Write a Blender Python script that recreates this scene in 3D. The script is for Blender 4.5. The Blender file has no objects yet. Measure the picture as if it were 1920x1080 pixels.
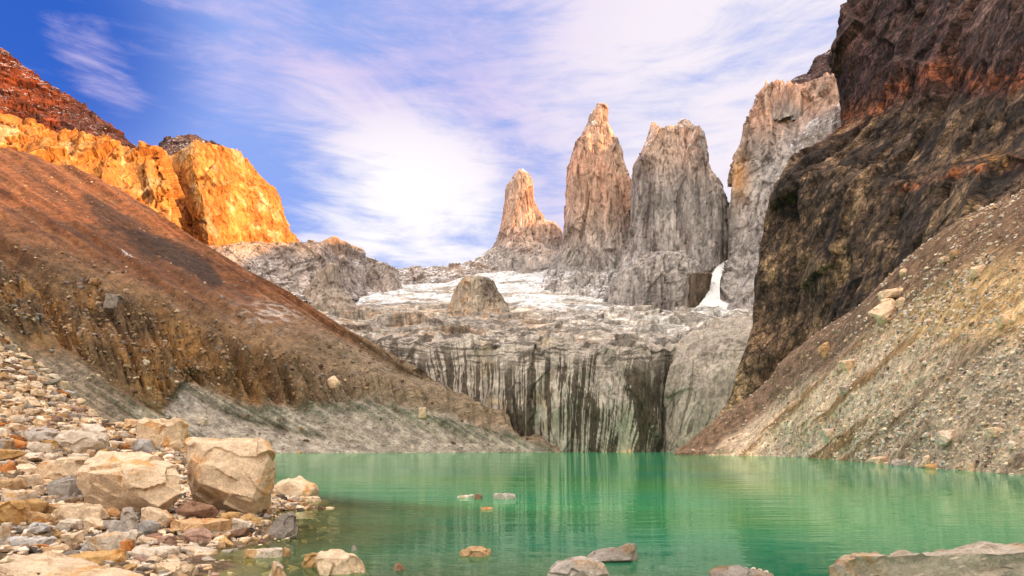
import bpy, bmesh, math, random
import numpy as np
from mathutils import Vector

C = bpy.context
COL = C.scene.collection
R = math.radians

# ------------------------------------------------------------------ camera
F, CX, HY, CH = 1100.0, 960.0, 843.0, 2.2      # focal length in photo px, centre, horizon row, eye height
cam_d = bpy.data.cameras.new("camera")
cam = bpy.data.objects.new("camera", cam_d)
COL.objects.link(cam)
cam.location = (0, 0, CH)
cam.rotation_euler = (R(90), 0, 0)
cam_d.sensor_width = 36
cam_d.lens = 36 * F / 1920
cam_d.shift_y = (HY - 540) / 1920
cam_d.clip_start = 0.1
cam_d.clip_end = 20000
C.scene.camera = cam

# ------------------------------------------------------------------ light
SUN_AZ, SUN_EL = 103.0, 15.5                    # azimuth clockwise from the view direction (+Y)
sdir = Vector((math.sin(R(SUN_AZ)) * math.cos(R(SUN_EL)), math.cos(R(SUN_AZ)) * math.cos(R(SUN_EL)), math.sin(R(SUN_EL))))
sun_d = bpy.data.lights.new("sun", 'SUN')
sun_d.energy = 5.0
sun_d.angle = R(0.5)
sun_d.color = (1.0, 0.54, 0.23)
sun = bpy.data.objects.new("sun", sun_d)
COL.objects.link(sun)
sun.rotation_euler = sdir.to_track_quat('Z', 'Y').to_euler()

vs = C.scene.view_settings
vs.view_transform = 'Standard'
vs.look = 'None'
vs.exposure = 0.75
vs.gamma = 1.0


class NT:
    """small helper to wire shader nodes"""
    def __init__(self, tree):
        self.t = tree
        self.t.nodes.clear()

    def n(self, kind, **kw):
        nd = self.t.nodes.new(kind)
        ins = kw.pop('ins', {})
        for k, v in kw.items():
            setattr(nd, k, v)
        for k, v in ins.items():
            if hasattr(v, 'is_output'):
                self.t.links.new(v, nd.inputs[k])
            else:
                nd.inputs[k].default_value = v
        return nd

    def math(self, op, a, b=0.0, clamp=False):
        nd = self.n('ShaderNodeMath', operation=op, use_clamp=clamp, ins={0: a, 1: b})
        return nd.outputs[0]

    def mix(self, fac, a, b, blend='MIX'):
        nd = self.n('ShaderNodeMix', data_type='RGBA', blend_type=blend, ins={0: fac, 6: a, 7: b})
        return nd.outputs[2]

    def ramp(self, v, a, b, lo=0.0, hi=1.0):
        nd = self.n('ShaderNodeMapRange', interpolation_type='SMOOTHSTEP', ins={0: v, 1: a, 2: b, 3: lo, 4: hi})
        return nd.outputs[0]

    def noise(self, vec, scale, detail=4, rough=0.55, dist=0.0):
        nd = self.n('ShaderNodeTexNoise', ins={'Vector': vec, 'Scale': scale, 'Detail': detail, 'Roughness': rough, 'Distortion': dist})
        return nd.outputs[0]

    def link(self, a, b):
        self.t.links.new(a, b)


def pdir(px, py):
    return Vector(((px - CX) / F, 1.0, (HY - py) / F)).normalized()


world = bpy.data.worlds.new("World")
C.scene.world = world
world.use_nodes = True
w = NT(world.node_tree)
tc = w.n('ShaderNodeTexCoord')
D = tc.outputs['Generated']
sky = w.n('ShaderNodeTexSky', sky_type='NISHITA', sun_disc=False, sun_elevation=R(SUN_EL), sun_rotation=R(SUN_AZ),
          altitude=900.0, air_density=1.0, dust_density=0.3, ozone_density=3.0)


def blob(px, py, r0, r1):
    """1 near a direction of the sky, 0 beyond r1 degrees"""
    v = pdir(px, py)
    dt = w.n('ShaderNodeVectorMath', operation='DOT_PRODUCT', ins={0: D, 1: v}).outputs['Value']
    return w.ramp(dt, math.cos(R(r1)), math.cos(R(r0)))


def wmap(scale, rot=(0, 0, 0), loc=(0, 0, 0)):
    return w.n('ShaderNodeMapping', ins={'Vector': D, 'Scale': scale, 'Rotation': rot, 'Location': loc}).outputs[0]


cir = w.noise(wmap((1.0, 1.0, 3.2), (0, R(38), 0)), 3.2, 9, 0.62, 0.6)         # torn cirrus, leaning down to the right
fib = w.noise(wmap((1.2, 1.0, 7.0), (0, R(42), 0), (3.1, 0, 0)), 5.0, 8, 0.65, 0.9)
big = w.noise(wmap((1.0, 1.0, 1.6), (0, 0, 0), (7.3, 1.2, 0)), 2.0, 6, 0.6, 0.5)
cirm = w.math('ADD', w.math('MULTIPLY', cir, 0.66), w.math('MULTIPLY', fib, 0.40))
# cover = region bias + torn noise
zone_cir = w.math('MAXIMUM', w.math('MAXIMUM', blob(400, -10, 2, 15), blob(620, 70, 2, 14)), blob(765, 185, 1, 10))
zone_band = w.math('MAXIMUM', w.math('MAXIMUM', blob(135, 50, 0.2, 2.6), blob(170, 105, 0.2, 2.6)), w.math('MAXIMUM', blob(200, 150, 0.2, 2.4), blob(222, 185, 0.2, 2.2)))
zone_low = w.math('MAXIMUM', blob(770, 490, 2, 15), w.math('MULTIPLY', blob(640, 350, 1, 10), 0.3))
zone_right = blob(1500, 170, 8, 28)
zone_mid = blob(960, 200, 3, 16)
zone_deep = blob(0, 10, 1, 14)
elev = w.n('ShaderNodeSeparateXYZ', ins={0: D})
base = w.math('ADD', cirm, -0.53)
cov = w.math('MULTIPLY', base, 3.3)
cov = w.math('ADD', cov, w.math('MULTIPLY', zone_cir, 0.36))
cov = w.math('ADD', cov, w.math('MULTIPLY', zone_low, 0.56))
cov = w.math('ADD', cov, w.math('MULTIPLY', zone_right, 0.74))
cov = w.math('ADD', cov, w.math('MULTIPLY', zone_deep, -0.45))
cov = w.math('ADD', cov, w.math('MULTIPLY', blob(430, 270, 1, 10), -0.35))
cov = w.math('ADD', cov, w.math('MULTIPLY', zone_mid, 0.22))
cov = w.math('ADD', cov, w.math('MULTIPLY', w.math('ADD', big, -0.5), 0.5))
behind = w.ramp(elev.outputs[1], 0.25, -0.35)                                   # unseen bright veil behind and overhead, added to raise the ambient light
over = w.ramp(elev.outputs[2], 0.62, 0.95)
cov = w.math('ADD', cov, w.math('MULTIPLY', w.math('MAXIMUM', behind, over), 0.8))
cov = w.math('ADD', cov, w.math('MULTIPLY', zone_band, 0.26))
cov = w.ramp(cov, -0.12, 0.95)
# cloud colour: white low down, lavender high up, bright toward the right
warm = w.math('MAXIMUM', zone_low, zone_right)
ccol = w.mix(warm, (4.3, 3.7, 5.4, 1), (5.6, 5.2, 5.7, 1))
ccol = w.mix(w.math('MULTIPLY', zone_low, 0.9), ccol, (6.5, 6.2, 6.2, 1))
ccol = w.mix(behind, ccol, (11.0, 9.8, 8.4, 1))
ccol = w.mix(over, ccol, (27.0, 24.0, 20.6, 1))
tint = w.mix(1.0, sky.outputs[0], (1.05, 0.95, 1.6, 1), 'MULTIPLY')
lift = w.mix(zone_deep, (1.9, 2.75, 5.6, 1), (0.05, 0.62, 3.3, 1))
clear = w.mix(0.8, tint, lift)
skyc = w.mix(cov, clear, ccol)
bg = w.n('ShaderNodeBackground', ins={'Color': skyc, 'Strength': 0.1})
wo = w.n('ShaderNodeOutputWorld')
w.link(bg.outputs[0], wo.inputs[0])

# ------------------------------------------------------------------ noise in numpy
_rng = np.random.RandomState(7)
_G = _rng.normal(size=(256, 3))
_G /= np.linalg.norm(_G, axis=1)[:, None]
_V = _rng.rand(256, 4)


def _hash(i, j, k, seed):
    h = (i.astype(np.int64) * 73856093) ^ (j.astype(np.int64) * 19349663) ^ (k.astype(np.int64) * 83492791) ^ (seed * 2654435)
    h = (h ^ (h >> 13)) * 1274126177
    return ((h ^ (h >> 16)) & 255).astype(np.int64)


def perlin(P, seed=0):
    P = np.asarray(P, float)
    sh = P.shape[:-1]
    P = P.reshape(-1, 3)
    I = np.floor(P)
    f = P - I
    I = I.astype(np.int64)
    u = f * f * f * (f * (f * 6 - 15) + 10)
    out = np.zeros(len(P))
    for a in (0, 1):
        wx = u[:, 0] if a else 1 - u[:, 0]
        for b in (0, 1):
            wy = u[:, 1] if b else 1 - u[:, 1]
            for c in (0, 1):
                wz = u[:, 2] if c else 1 - u[:, 2]
                g = _G[_hash(I[:, 0] + a, I[:, 1] + b, I[:, 2] + c, seed)]
                out += wx * wy * wz * (g[:, 0] * (f[:, 0] - a) + g[:, 1] * (f[:, 1] - b) + g[:, 2] * (f[:, 2] - c))
    return (out * 1.6).reshape(sh)


def fbm(P, size, octs=4, seed=0, gain=0.5, stretch=(1, 1, 1), ridged=False):
    Q = np.asarray(P, float) / (np.array(stretch) * size)
    tot = np.zeros(Q.shape[:-1])
    a, s = 1.0, 0.0
    for o in range(octs):
        n = perlin(Q + o * 17.3, seed + o)
        if ridged:
            n = 1 - 2 * np.abs(n)
        tot += a * n
        s += a
        a *= gain
        Q = Q * 2.03
    return tot / s


def facets(P, size, seed=0, stretch=(1, 1, 1), tilt=1.0):
    """piecewise planar relief: (height, cell id 0..1, distance to the cell border)"""
    Q = np.asarray(P, float) / (np.array(stretch) * size)
    sh = Q.shape[:-1]
    Q = Q.reshape(-1, 3)
    I = np.floor(Q).astype(np.int64)
    b1 = np.full(len(Q), 9.0)
    b2 = np.full(len(Q), 9.0)
    hh = np.zeros(len(Q))
    cid = np.zeros(len(Q))
    for a in (-1, 0, 1):
        for b in (-1, 0, 1):
            for c in (-1, 0, 1):
                h = _hash(I[:, 0] + a, I[:, 1] + b, I[:, 2] + c, seed)
                r = _V[h]
                d = Q - (I + np.array((a, b, c)) + r[:, :3])
                dist = (d * d).sum(1)
                m = dist < b1
                b2 = np.where(m, b1, np.minimum(b2, dist))
                b1 = np.where(m, dist, b1)
                val = (d * _G[h]).sum(1) * tilt + (r[:, 3] - 0.5)
                hh = np.where(m, val, hh)
                cid = np.where(m, r[:, 3], cid)
    return hh.reshape(sh), cid.reshape(sh), (np.sqrt(b2) - np.sqrt(b1)).reshape(sh)


def joints(c, P, size, seed, stretch=(1, 1, 4), amp=0.3, crack=0.6, wd=0.05, warp=0.25):
    """rock broken into blocks: each block its own tone, dark open joints between"""
    Q = P + size * warp * fbm(P, size * 0.8, 3, seed + 7)[..., None]
    _, idc, bd = facets(Q, size, seed, stretch)
    c = c * (1 - amp / 2 + amp * idc)[..., None]
    k = 1 - np.clip(bd / wd, 0, 1)
    return c * (1 - crack * k * (0.35 + 0.65 * (fbm(P, size * 1.5, 2, seed + 9) > -0.05)))[..., None]


def sstep(x, a, b):
    t = np.clip((x - a) / (b - a), 0, 1)
    return t * t * (3 - 2 * t)


def lerp(a, b, t):
    t = np.asarray(t)[..., None]
    return np.asarray(a, float) * (1 - t) + np.asarray(b, float) * t


# ------------------------------------------------------------------ placing points
def W(px, py, Y):
    return ((px - CX) / F * Y, Y, CH + (HY - py) / F * Y)


def WZ(px, z, Y):
    return ((px - CX) / F * Y, Y, z)


def proj(P):
    Y = np.maximum(P[..., 1], 1.0)
    return CX + P[..., 0] / Y * F, HY - (P[..., 2] - CH) / Y * F


# ------------------------------------------------------------------ mesh building
def tag(o, label=None, cat=None, group=None, kind=None):
    if label:
        o['label'] = label
    if cat:
        o['category'] = cat
    if group:
        o['group'] = group
    if kind:
        o['kind'] = kind
    return o


def raw_mesh(name, V, faces, cols=None, smooth=True):
    """V (n,3); faces (m,k) integer array"""
    me = bpy.data.meshes.new(name)
    faces = np.asarray(faces, np.int32)
    m, k = faces.shape
    me.vertices.add(len(V))
    me.vertices.foreach_set('co', np.asarray(V, np.float32).ravel())
    me.loops.add(m * k)
    me.loops.foreach_set('vertex_index', faces.ravel())
    me.polygons.add(m)
    me.polygons.foreach_set('loop_start', np.arange(0, m * k, k, dtype=np.int32))
    me.polygons.foreach_set('loop_total', np.full(m, k, np.int32))
    me.polygons.foreach_set('use_smooth', np.full(m, smooth))
    me.update(calc_edges=True)
    if cols is not None:
        at = me.attributes.new('Col', 'FLOAT_COLOR', 'POINT')
        c4 = np.ones((len(V), 4), np.float32)
        c4[:, :3] = np.asarray(cols).reshape(-1, 3)
        at.data.foreach_set('color', c4.ravel())
    return me


def grid_faces(nv, nu, wrap=False, off=0):
    i = np.arange(nv - 1)[:, None]
    j = np.arange(nu if wrap else nu - 1)[None, :]
    a = i * nu + j
    b = i * nu + (j + 1) % nu
    return np.stack([a, b, b + nu, a + nu], -1).reshape(-1, 4) + off


def link_obj(name, me, mat, parent=None):
    o = bpy.data.objects.new(name, me)
    COL.objects.link(o)
    if mat:
        me.materials.append(mat)
    if parent:
        o.parent = parent
    return o


def hermite(K, t, T):
    """smooth interpolation of K (m,...) at knots t to positions T"""
    K = np.asarray(K, float)
    m = len(t)
    if m == 2:
        s = ((T - t[0]) / (t[1] - t[0]))
        s = s.reshape((-1,) + (1,) * (K.ndim - 1))
        return K[0] * (1 - s) + K[1] * s
    dl = (K[1:] - K[:-1]) / np.diff(t).reshape((-1,) + (1,) * (K.ndim - 1))
    d = np.zeros_like(K)
    p = dl[1:] * dl[:-1]
    d[1:-1] = np.where(p > 0, 2 * p / (dl[1:] + dl[:-1] + 1e-12 * np.sign(dl[1:] + 1e-30)), 0)
    d[0], d[-1] = dl[0], dl[-1]
    i = np.clip(np.searchsorted(t, T, side='right') - 1, 0, m - 2)
    h = (t[i + 1] - t[i])
    s = (T - t[i]) / h
    sh = (-1,) + (1,) * (K.ndim - 1)
    s, h = s.reshape(sh), h.reshape(sh)
    return ((2 * s**3 - 3 * s**2 + 1) * K[i] + (s**3 - 2 * s**2 + s) * h * d[i]
            + (-2 * s**3 + 3 * s**2) * K[i + 1] + (s**3 - s**2) * h * d[i + 1])


def loft(rows, nu, nv, uk=None, vk=None, straight=False):
    """rows of equally many world points -> (nv,nu,3) grid"""
    A = np.array(rows, float)                       # (m, n, 3)
    px, py = proj(A)
    px = np.clip(px, -900, 2900)
    py = np.clip(py, -900, 1500)
    if uk is None:
        du = np.hypot(np.diff(px, axis=1), np.diff(py, axis=1)).mean(0) + 12
        uk = np.concatenate([[0], np.cumsum(du)])
    if vk is None:
        dv = np.hypot(np.diff(px, axis=0), np.diff(py, axis=0)).mean(1) + 12
        vk = np.concatenate([[0], np.cumsum(dv)])
    uk = np.array(uk, float) / uk[-1]
    vk = np.array(vk, float) / vk[-1]
    Tu, Tv = np.linspace(0, 1, nu), np.linspace(0, 1, nv)
    if straight:
        B = np.stack([np.stack([np.interp(Tu, uk, A[r, :, c]) for c in range(3)], -1) for r in range(len(A))])
    else:
        B = np.swapaxes(hermite(np.swapaxes(A, 0, 1), uk, Tu), 0, 1)
    return hermite(B, vk, Tv)


def normals(P, wrap=False):
    if wrap:
        E = np.concatenate([P[:, -1:], P, P[:, :1]], 1)
        du = np.gradient(E, axis=1)[:, 1:-1]
    else:
        du = np.gradient(P, axis=1)
    dv = np.gradient(P, axis=0)
    n = np.cross(du, dv)
    n /= np.linalg.norm(n, axis=-1)[..., None] + 1e-9
    return n


def face_cam(P, n):
    toc = np.array((0, 0, CH)) - P
    s = np.sign((n * toc).sum(-1).mean())
    return n * (s if s else 1)


def close_back(P, offs):
    """append rows behind the top edge: offs = (radial factor, dx, dz or None for the foot)"""
    last = P[-1]
    ext = []
    for f, dx, dz in offs:
        q = last.copy()
        q[:, 0] = q[:, 0] * f + dx
        q[:, 1] = q[:, 1] * f
        q[:, 2] = (q[:, 2] + dz) if dz is not None else -8
        ext.append(q)
    return np.concatenate([P, np.array(ext)], 0)


# ------------------------------------------------------------------ materials
def rock_mat(name, size, stretch=(1, 1, 1), bump=0.5, vary=0.35, attr='Col', speck=0.0, rough=0.9, stain=None, blocky=0.0):
    """size: metres of the finest grain that should read"""
    m = bpy.data.materials.new(name)
    m.use_nodes = True
    t = NT(m.node_tree)
    co = t.n('ShaderNodeTexCoord').outputs['Object']
    mp = t.n('ShaderNodeMapping', ins={'Vector': co, 'Scale': tuple(1 / s for s in stretch)}).outputs[0]
    if attr == 'OBJECT':
        oi = t.n('ShaderNodeObjectInfo')
        base = oi.outputs['Color']
        mp = t.n('ShaderNodeVectorMath', operation='ADD', ins={0: mp, 1: t.n('ShaderNodeVectorMath', operation='SCALE',
                 ins={0: (31.0, 17.0, 53.0), 'Scale': oi.outputs['Random']}).outputs[0]}).outputs[0]
    else:
        base = t.n('ShaderNodeAttribute', attribute_name=attr).outputs['Color']
    n1 = t.noise(mp, 0.2 / size, 5, 0.62)
    n2 = t.noise(mp, 1.0 / size, 6, 0.7)
    v = t.ramp(t.math('ADD', t.math('MULTIPLY', n1, 0.45), t.math('MULTIPLY', n2, 0.55)), 0.38, 0.62, 1 - vary * 1.3, 1 + vary * 1.1)
    vc = t.n('ShaderNodeCombineColor', ins={0: v, 1: v, 2: v}).outputs[0]
    colr = t.mix(1.0, base, vc, 'MULTIPLY')
    if stain:
        s1 = t.noise(mp, stain[1], 6, 0.65, 0.8)
        colr = t.mix(t.ramp(s1, stain[2], stain[2] + 0.12, 0, 0.85), colr, t.mix(1.0, colr, stain[0] + (1,), 'MULTIPLY'))
    if speck:
        s2 = t.noise(mp, 6.0 / size, 2, 0.5)
        colr = t.mix(t.ramp(s2, 0.60, 0.68, 0, speck), colr, (0.06, 0.055, 0.05, 1))
    nb = t.noise(mp, 0.45 / size, 8, 0.72)
    if blocky:
        wob = t.n('ShaderNodeVectorMath', operation='ADD', ins={0: mp, 1: t.n('ShaderNodeVectorMath', operation='SCALE', ins={
            0: t.n('ShaderNodeTexNoise', ins={'Vector': mp, 'Scale': 0.6 / size, 'Detail': 3}).outputs['Color'], 'Scale': size * 0.9}).outputs[0]}).outputs[0]
        h_ = nb
        for sc_, am_ in ((0.30 / size, 0.65), (0.95 / size, 0.35)):
            vo = t.n('ShaderNodeTexVoronoi', feature='F1', ins={'Vector': wob, 'Scale': sc_, 'Randomness': 1.0})
            ve = t.n('ShaderNodeTexVoronoi', feature='DISTANCE_TO_EDGE', ins={'Vector': wob, 'Scale': sc_, 'Randomness': 1.0})
            tone = t.n('ShaderNodeSeparateColor', ins={0: vo.outputs['Color']}).outputs[0]
            f_ = t.math('MULTIPLY', t.ramp(tone, 0, 1, 1 - 0.30 * blocky, 1 + 0.28 * blocky), t.ramp(ve.outputs['Distance'], 0.0, 0.07, 1 - 0.62 * blocky, 1.0))
            colr = t.mix(1.0, colr, t.n('ShaderNodeCombineColor', ins={0: f_, 1: f_, 2: f_}).outputs[0], 'MULTIPLY')
            h_ = t.math('ADD', t.math('MULTIPLY', h_, 1 - 0.5 * am_), t.math('MULTIPLY', t.math('SUBTRACT', tone, vo.outputs['Distance']), 0.55 * am_ * blocky))
        nb = h_
    bp = t.n('ShaderNodeBump', ins={'Strength': bump, 'Distance': size * 1.6, 'Height': nb})
    b = t.n('ShaderNodeBsdfPrincipled', ins={'Base Color': colr, 'Roughness': rough, 'Normal': bp.outputs[0]})
    b.inputs['Specular IOR Level'].default_value = 0.25
    o = t.n('ShaderNodeOutputMaterial')
    t.link(b.outputs[0], o.inputs[0])
    return m


M_granite = rock_mat('granite_wall', 4.0, (1, 1, 3.5), 0.7, 0.20, blocky=0.4)
M_orange = rock_mat('orange_cliff_rock', 7.0, (1, 1, 3.0), 0.7, 0.2, blocky=0.35)
M_dark = rock_mat('dark_layered_rock', 1.3, (1, 1, 1.25), 0.7, 0.38, blocky=1.0)
M_streak = rock_mat('streaked_wet_cliff', 2.2, (1, 1, 4.0), 0.8, 0.28)
M_slab = rock_mat('polished_slab_rock', 4.0, (1.6, 1, 1), 0.8, 0.28, blocky=0.5)
M_scree = rock_mat('scree_dirt', 1.5, (1, 1, 1), 1.0, 0.35)
M_scree_r = rock_mat('scree_dirt_right', 0.5, (1, 1, 1), 1.0, 0.45)
M_snow = rock_mat('snow_field', 4.0, (1, 1, 1), 0.4, 0.06, rough=0.7)
M_bank = rock_mat('bank_gravel', 0.10, (1, 1, 1), 1.0, 0.5)
M_boulder = rock_mat('boulder_rock', 0.05, (1, 1, 1), 0.9, 0.20, attr='OBJECT', speck=0.35,
                     stain=((0.84, 0.54, 0.22), 0.75, 0.52))
M_stone = rock_mat('loose_stone', 0.05, (1, 1, 1), 0.8, 0.2, attr='OBJECT', speck=0.2, stain=((0.95, 0.62, 0.30), 1.4, 0.55))
M_slope_rock = rock_mat('slope_boulder', 0.25, (1, 1, 1), 0.8, 0.22, attr='OBJECT')
M_rubble = rock_mat('rubble_stone', 0.12, (1, 1, 1), 0.5, 0.3)

# ------------------------------------------------------------------ ground, shore and lake
BANK_D = np.array([0, 5, 10, 14, 18, 22, 28, 40, 70.])
BANK_H = np.array([0, .40, 1.0, 1.9, 2.9, 4.2, 6.3, 11., 24.])
CREST_X = np.array([-90, -60, -42, -35, -26, -19, -9, 0.])
CREST_Y = np.array([66, 56, 48, 45, 40, 35, 27, 20.])


def ground_h(x, y, rough=True):
    x, y = np.asarray(x, float), np.asarray(y, float)
    sx = -5.7 - 0.24 * (y - 11) + 0.5 * np.sin(y * 0.9) + 0.35 * np.sin(y * 2.3 + 1)     # left shoreline
    d = sx - x
    land = np.interp(d, BANK_D, BANK_H) * np.clip(1 + (y - 20) * 0.03, 0.7, 2.2)
    wet = d * 0.13
    h = np.where(d > 0, land, wet)
    cy = np.interp(x, CREST_X, CREST_Y)
    h = h + 1.25 * np.exp(-((x + 22) / 6.5) ** 2 - ((y - 35.5) / 5) ** 2)
    h = h - np.maximum(0, y - cy) * 0.62
    bed = np.clip(-0.11 * (y - 7.5), -9, 0.9) - np.maximum(0, y - 12.5) * 0.12 - np.maximum(0, x + 1.5) * 0.06
    h = np.maximum(h, bed)
    h = np.maximum(h, -7)
    far = sstep(np.hypot(x, y), 300, 900)
    return h * (1 - far) - 7 * far * (y > 0) + 2.0 * far * (y <= 0)


gx = np.concatenate([[-9000, -3000, -1000, -400, -200, -120], np.arange(-92, -30, 0.55), np.arange(-30, 14, 0.22),
                     np.arange(14, 40, 1.0), [60, 120, 300, 1000, 3000, 9000]])
gy = np.concatenate([[-9000, -3000, -1000, -300, -100, -40], np.arange(-20, 4, 1.0), np.arange(4, 40, 0.22), np.arange(40, 76, 0.5),
                     [80, 100, 150, 250, 400, 700, 1200, 2500, 5000, 9000]])
GX, GY = np.meshgrid(gx, gy)
GZ = ground_h(GX, GY)
GP = np.stack([GX, GY, GZ], -1)
nr = (np.abs(GX) < 100) & (GY > -25) & (GY < 78)
GP[..., 2] += np.where(nr, 0.10 * fbm(GP, 1.3, 3, 3) + 0.12 * fbm(GP, 5, 2, 5), 0)
gc = lerp((0.13, 0.085, 0.045), (0.24, 0.17, 0.10), 0.5 + 0.5 * fbm(GP, 1.5, 3, 11))  # gravel tone kept dark to deepen the shade between stones
gc = lerp(gc, (0.15, 0.105, 0.045), sstep(-GP[..., 2], -0.05, 0.25))
me = raw_mesh('ground', GP.reshape(-1, 3), grid_faces(*GX.shape), gc)
tag(link_obj('ground', me, M_bank), 'brown gravel ground under the rubble bank and the lake', 'ground', kind='structure')


def bank_hit(px, py):
    """where the view line through a photo pixel meets the shore ground (or the water)"""
    Y = np.linspace(6.5, 75, 1400)
    X = (px - CX) / F * Y
    z = CH + (HY - py) / F * Y
    g = np.maximum(ground_h(X, Y), 0.0)
    k = np.argmax(z <= g)
    if z[k] > g[k]:
        k = len(Y) - 1
    if px < 420 and Y[k] > 42 and g[k] <= 0.05:      # the line clears the crest: rest on the crest instead
        n_ = Y < 40
        k = int(np.argmin(np.where(n_, z - ground_h(X, Y), 99)))
    return X[k], Y[k], ground_h(X[k], Y[k])


wx = np.concatenate([[-900, -400, -150], np.arange(-60, 30, 0.5), [40, 80, 160, 400]])
wy = np.concatenate([[-60, -20, 0], np.arange(3, 60, 0.5), [70, 100, 200, 400, 700]])
WX, WY = np.meshgrid(wx, wy)
WP = np.stack([WX, WY, np.zeros_like(WX)], -1)
dep = np.clip(-ground_h(WX, WY), 0, 8)
me = raw_mesh('lake', WP.reshape(-1, 3), grid_faces(*WX.shape), np.repeat(dep[..., None], 3, -1) / 8)
mw = bpy.data.materials.new('lake_water')
mw.use_nodes = True
t = NT(mw.node_tree)
co = t.n('ShaderNodeTexCoord').outputs['Object']
dp = t.math('MULTIPLY', t.n('ShaderNodeAttribute', attribute_name='Col').outputs['Fac'], 8.0)
m1 = t.n('ShaderNodeMapping', ins={'Vector': co, 'Scale': (0.35, 1.5, 1), 'Rotation': (0, 0, R(4))}).outputs[0]
m2 = t.n('ShaderNodeMapping', ins={'Vector': co, 'Scale': (0.10, 0.42, 1), 'Rotation': (0, 0, R(-3))}).outputs[0]
w1 = t.noise(m1, 1.6, 3, 0.5, 0.3)
w2 = t.noise(m2, 1.2, 3, 0.5, 0.2)
m3 = t.n('ShaderNodeMapping', ins={'Vector': co, 'Scale': (0.02, 0.05, 1)}).outputs[0]
calm = t.ramp(t.noise(m3, 1.0, 3, 0.5), 0.38, 0.62, 0.35, 1.0)
hgt = t.math('MULTIPLY', t.math('ADD', t.math('MULTIPLY', w1, 0.030), t.math('MULTIPLY', w2, 0.085)), calm)
bmp = t.n('ShaderNodeBump', ins={'Strength': 0.5, 'Distance': 1.0, 'Height': hgt})
tur = t.math('SUBTRACT', 1.0, t.math('POWER', 2.718, t.math('MULTIPLY', dp, -0.8)))
patch = t.noise(m3, 0.8, 3, 0.5)
body = t.mix(t.ramp(patch, 0.35, 0.65), (0.010, 0.31, 0.190, 1), (0.080, 0.37, 0.11, 1))
dif = t.n('ShaderNodeBsdfDiffuse', ins={'Color': body})
tra = t.n('ShaderNodeBsdfTransparent', ins={'Color': (0.80, 0.82, 0.52, 1)})
inner = t.n('ShaderNodeMixShader', ins={0: tur, 1: tra.outputs[0], 2: dif.outputs[0]})
gl = t.n('ShaderNodeBsdfGlossy', ins={'Color': (0.82, 0.92, 0.80, 1), 'Roughness': 0.03, 'Normal': bmp.outputs[0]})
fr = t.n('ShaderNodeFresnel', ins={'IOR': 1.33, 'Normal': bmp.outputs[0]})
frc = t.math('MINIMUM', fr.outputs[0], 0.76)
ms = t.n('ShaderNodeMixShader', ins={0: frc, 1: inner.outputs[0], 2: gl.outputs[0]})
out = t.n('ShaderNodeOutputMaterial')
t.link(ms.outputs[0], out.inputs[0])
tag(link_obj('lake', me, mw), 'still green glacial lake in front of the streaked cliff', 'lake', kind='structure')

# ------------------------------------------------------------------ scattered rocks on a landform (one stuff mesh)
def hull_pts(pts):
    bm = bmesh.new()
    vs_ = [bm.verts.new(p) for p in pts]
    r = bmesh.ops.convex_hull(bm, input=vs_)
    bmesh.ops.delete(bm, geom=[v for v in bm.verts if not v.link_faces], context='VERTS')
    bmesh.ops.triangulate(bm, faces=bm.faces)
    bm.verts.ensure_lookup_table()
    bm.verts.index_update()
    V = np.array([v.co[:] for v in bm.verts])
    Fc = np.array([[v.index for v in f.verts] for f in bm.faces])
    bm.free()
    return V, Fc


def shape_pts(kind, rs):
    g = rs.normal
    cube = np.array([(x, y, z) for x in (-1, 1) for y in (-1, 1) for z in (-1, 1)], float)
    if kind == 'round':
        p = g(size=(34, 3))
        p /= np.linalg.norm(p, axis=1)[:, None]
        p *= rs.uniform(0.9, 1.06, (34, 1))
    elif kind == 'wedge':
        p = cube.copy()
        p[:, 2] *= np.where(p[:, 0] > 0, 0.25, 1)
        p += g(scale=0.18, size=p.shape)
        p = np.concatenate([p, rs.uniform(-0.8, 0.8, (8, 3))])
    elif kind == 'pyramid':
        p = cube.copy()
        top = p[:, 2] > 0
        ax = rs.uniform(-0.5, 0.5)
        p[top, 0] = p[top, 0] * 0.22 + ax
        p[top, 1] = p[top, 1] * 0.3
        p += g(scale=0.13, size=p.shape)
        p = np.concatenate([p, rs.uniform(-0.5, 0.5, (6, 3))])
    elif kind == 'slab':
        p = cube * rs.uniform(0.8, 1.1, (8, 3))
        a = rs.uniform(0, 2 * math.pi, 10)
        q = np.stack([np.cos(a) * 1.25, np.sin(a) * 1.2, rs.uniform(-0.6, 0.85, 10)], 1)
        p = np.concatenate([p * (0.86, 0.86, 1), q])
    else:
        p = cube + g(scale=0.28, size=cube.shape)
        p = np.concatenate([p, g(scale=0.68, size=(9, 3))])
    return p


def lo_rock(seed):
    rs = np.random.RandomState(seed)
    V, Fc = hull_pts(shape_pts(['block', 'block', 'slab', 'wedge', 'round', 'block'][seed % 6], rs))
    V = V - (V.max(0) + V.min(0)) / 2
    V /= np.abs(V).max(0)
    return V, Fc


LO = [lo_rock(s) for s in range(24)]


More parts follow.
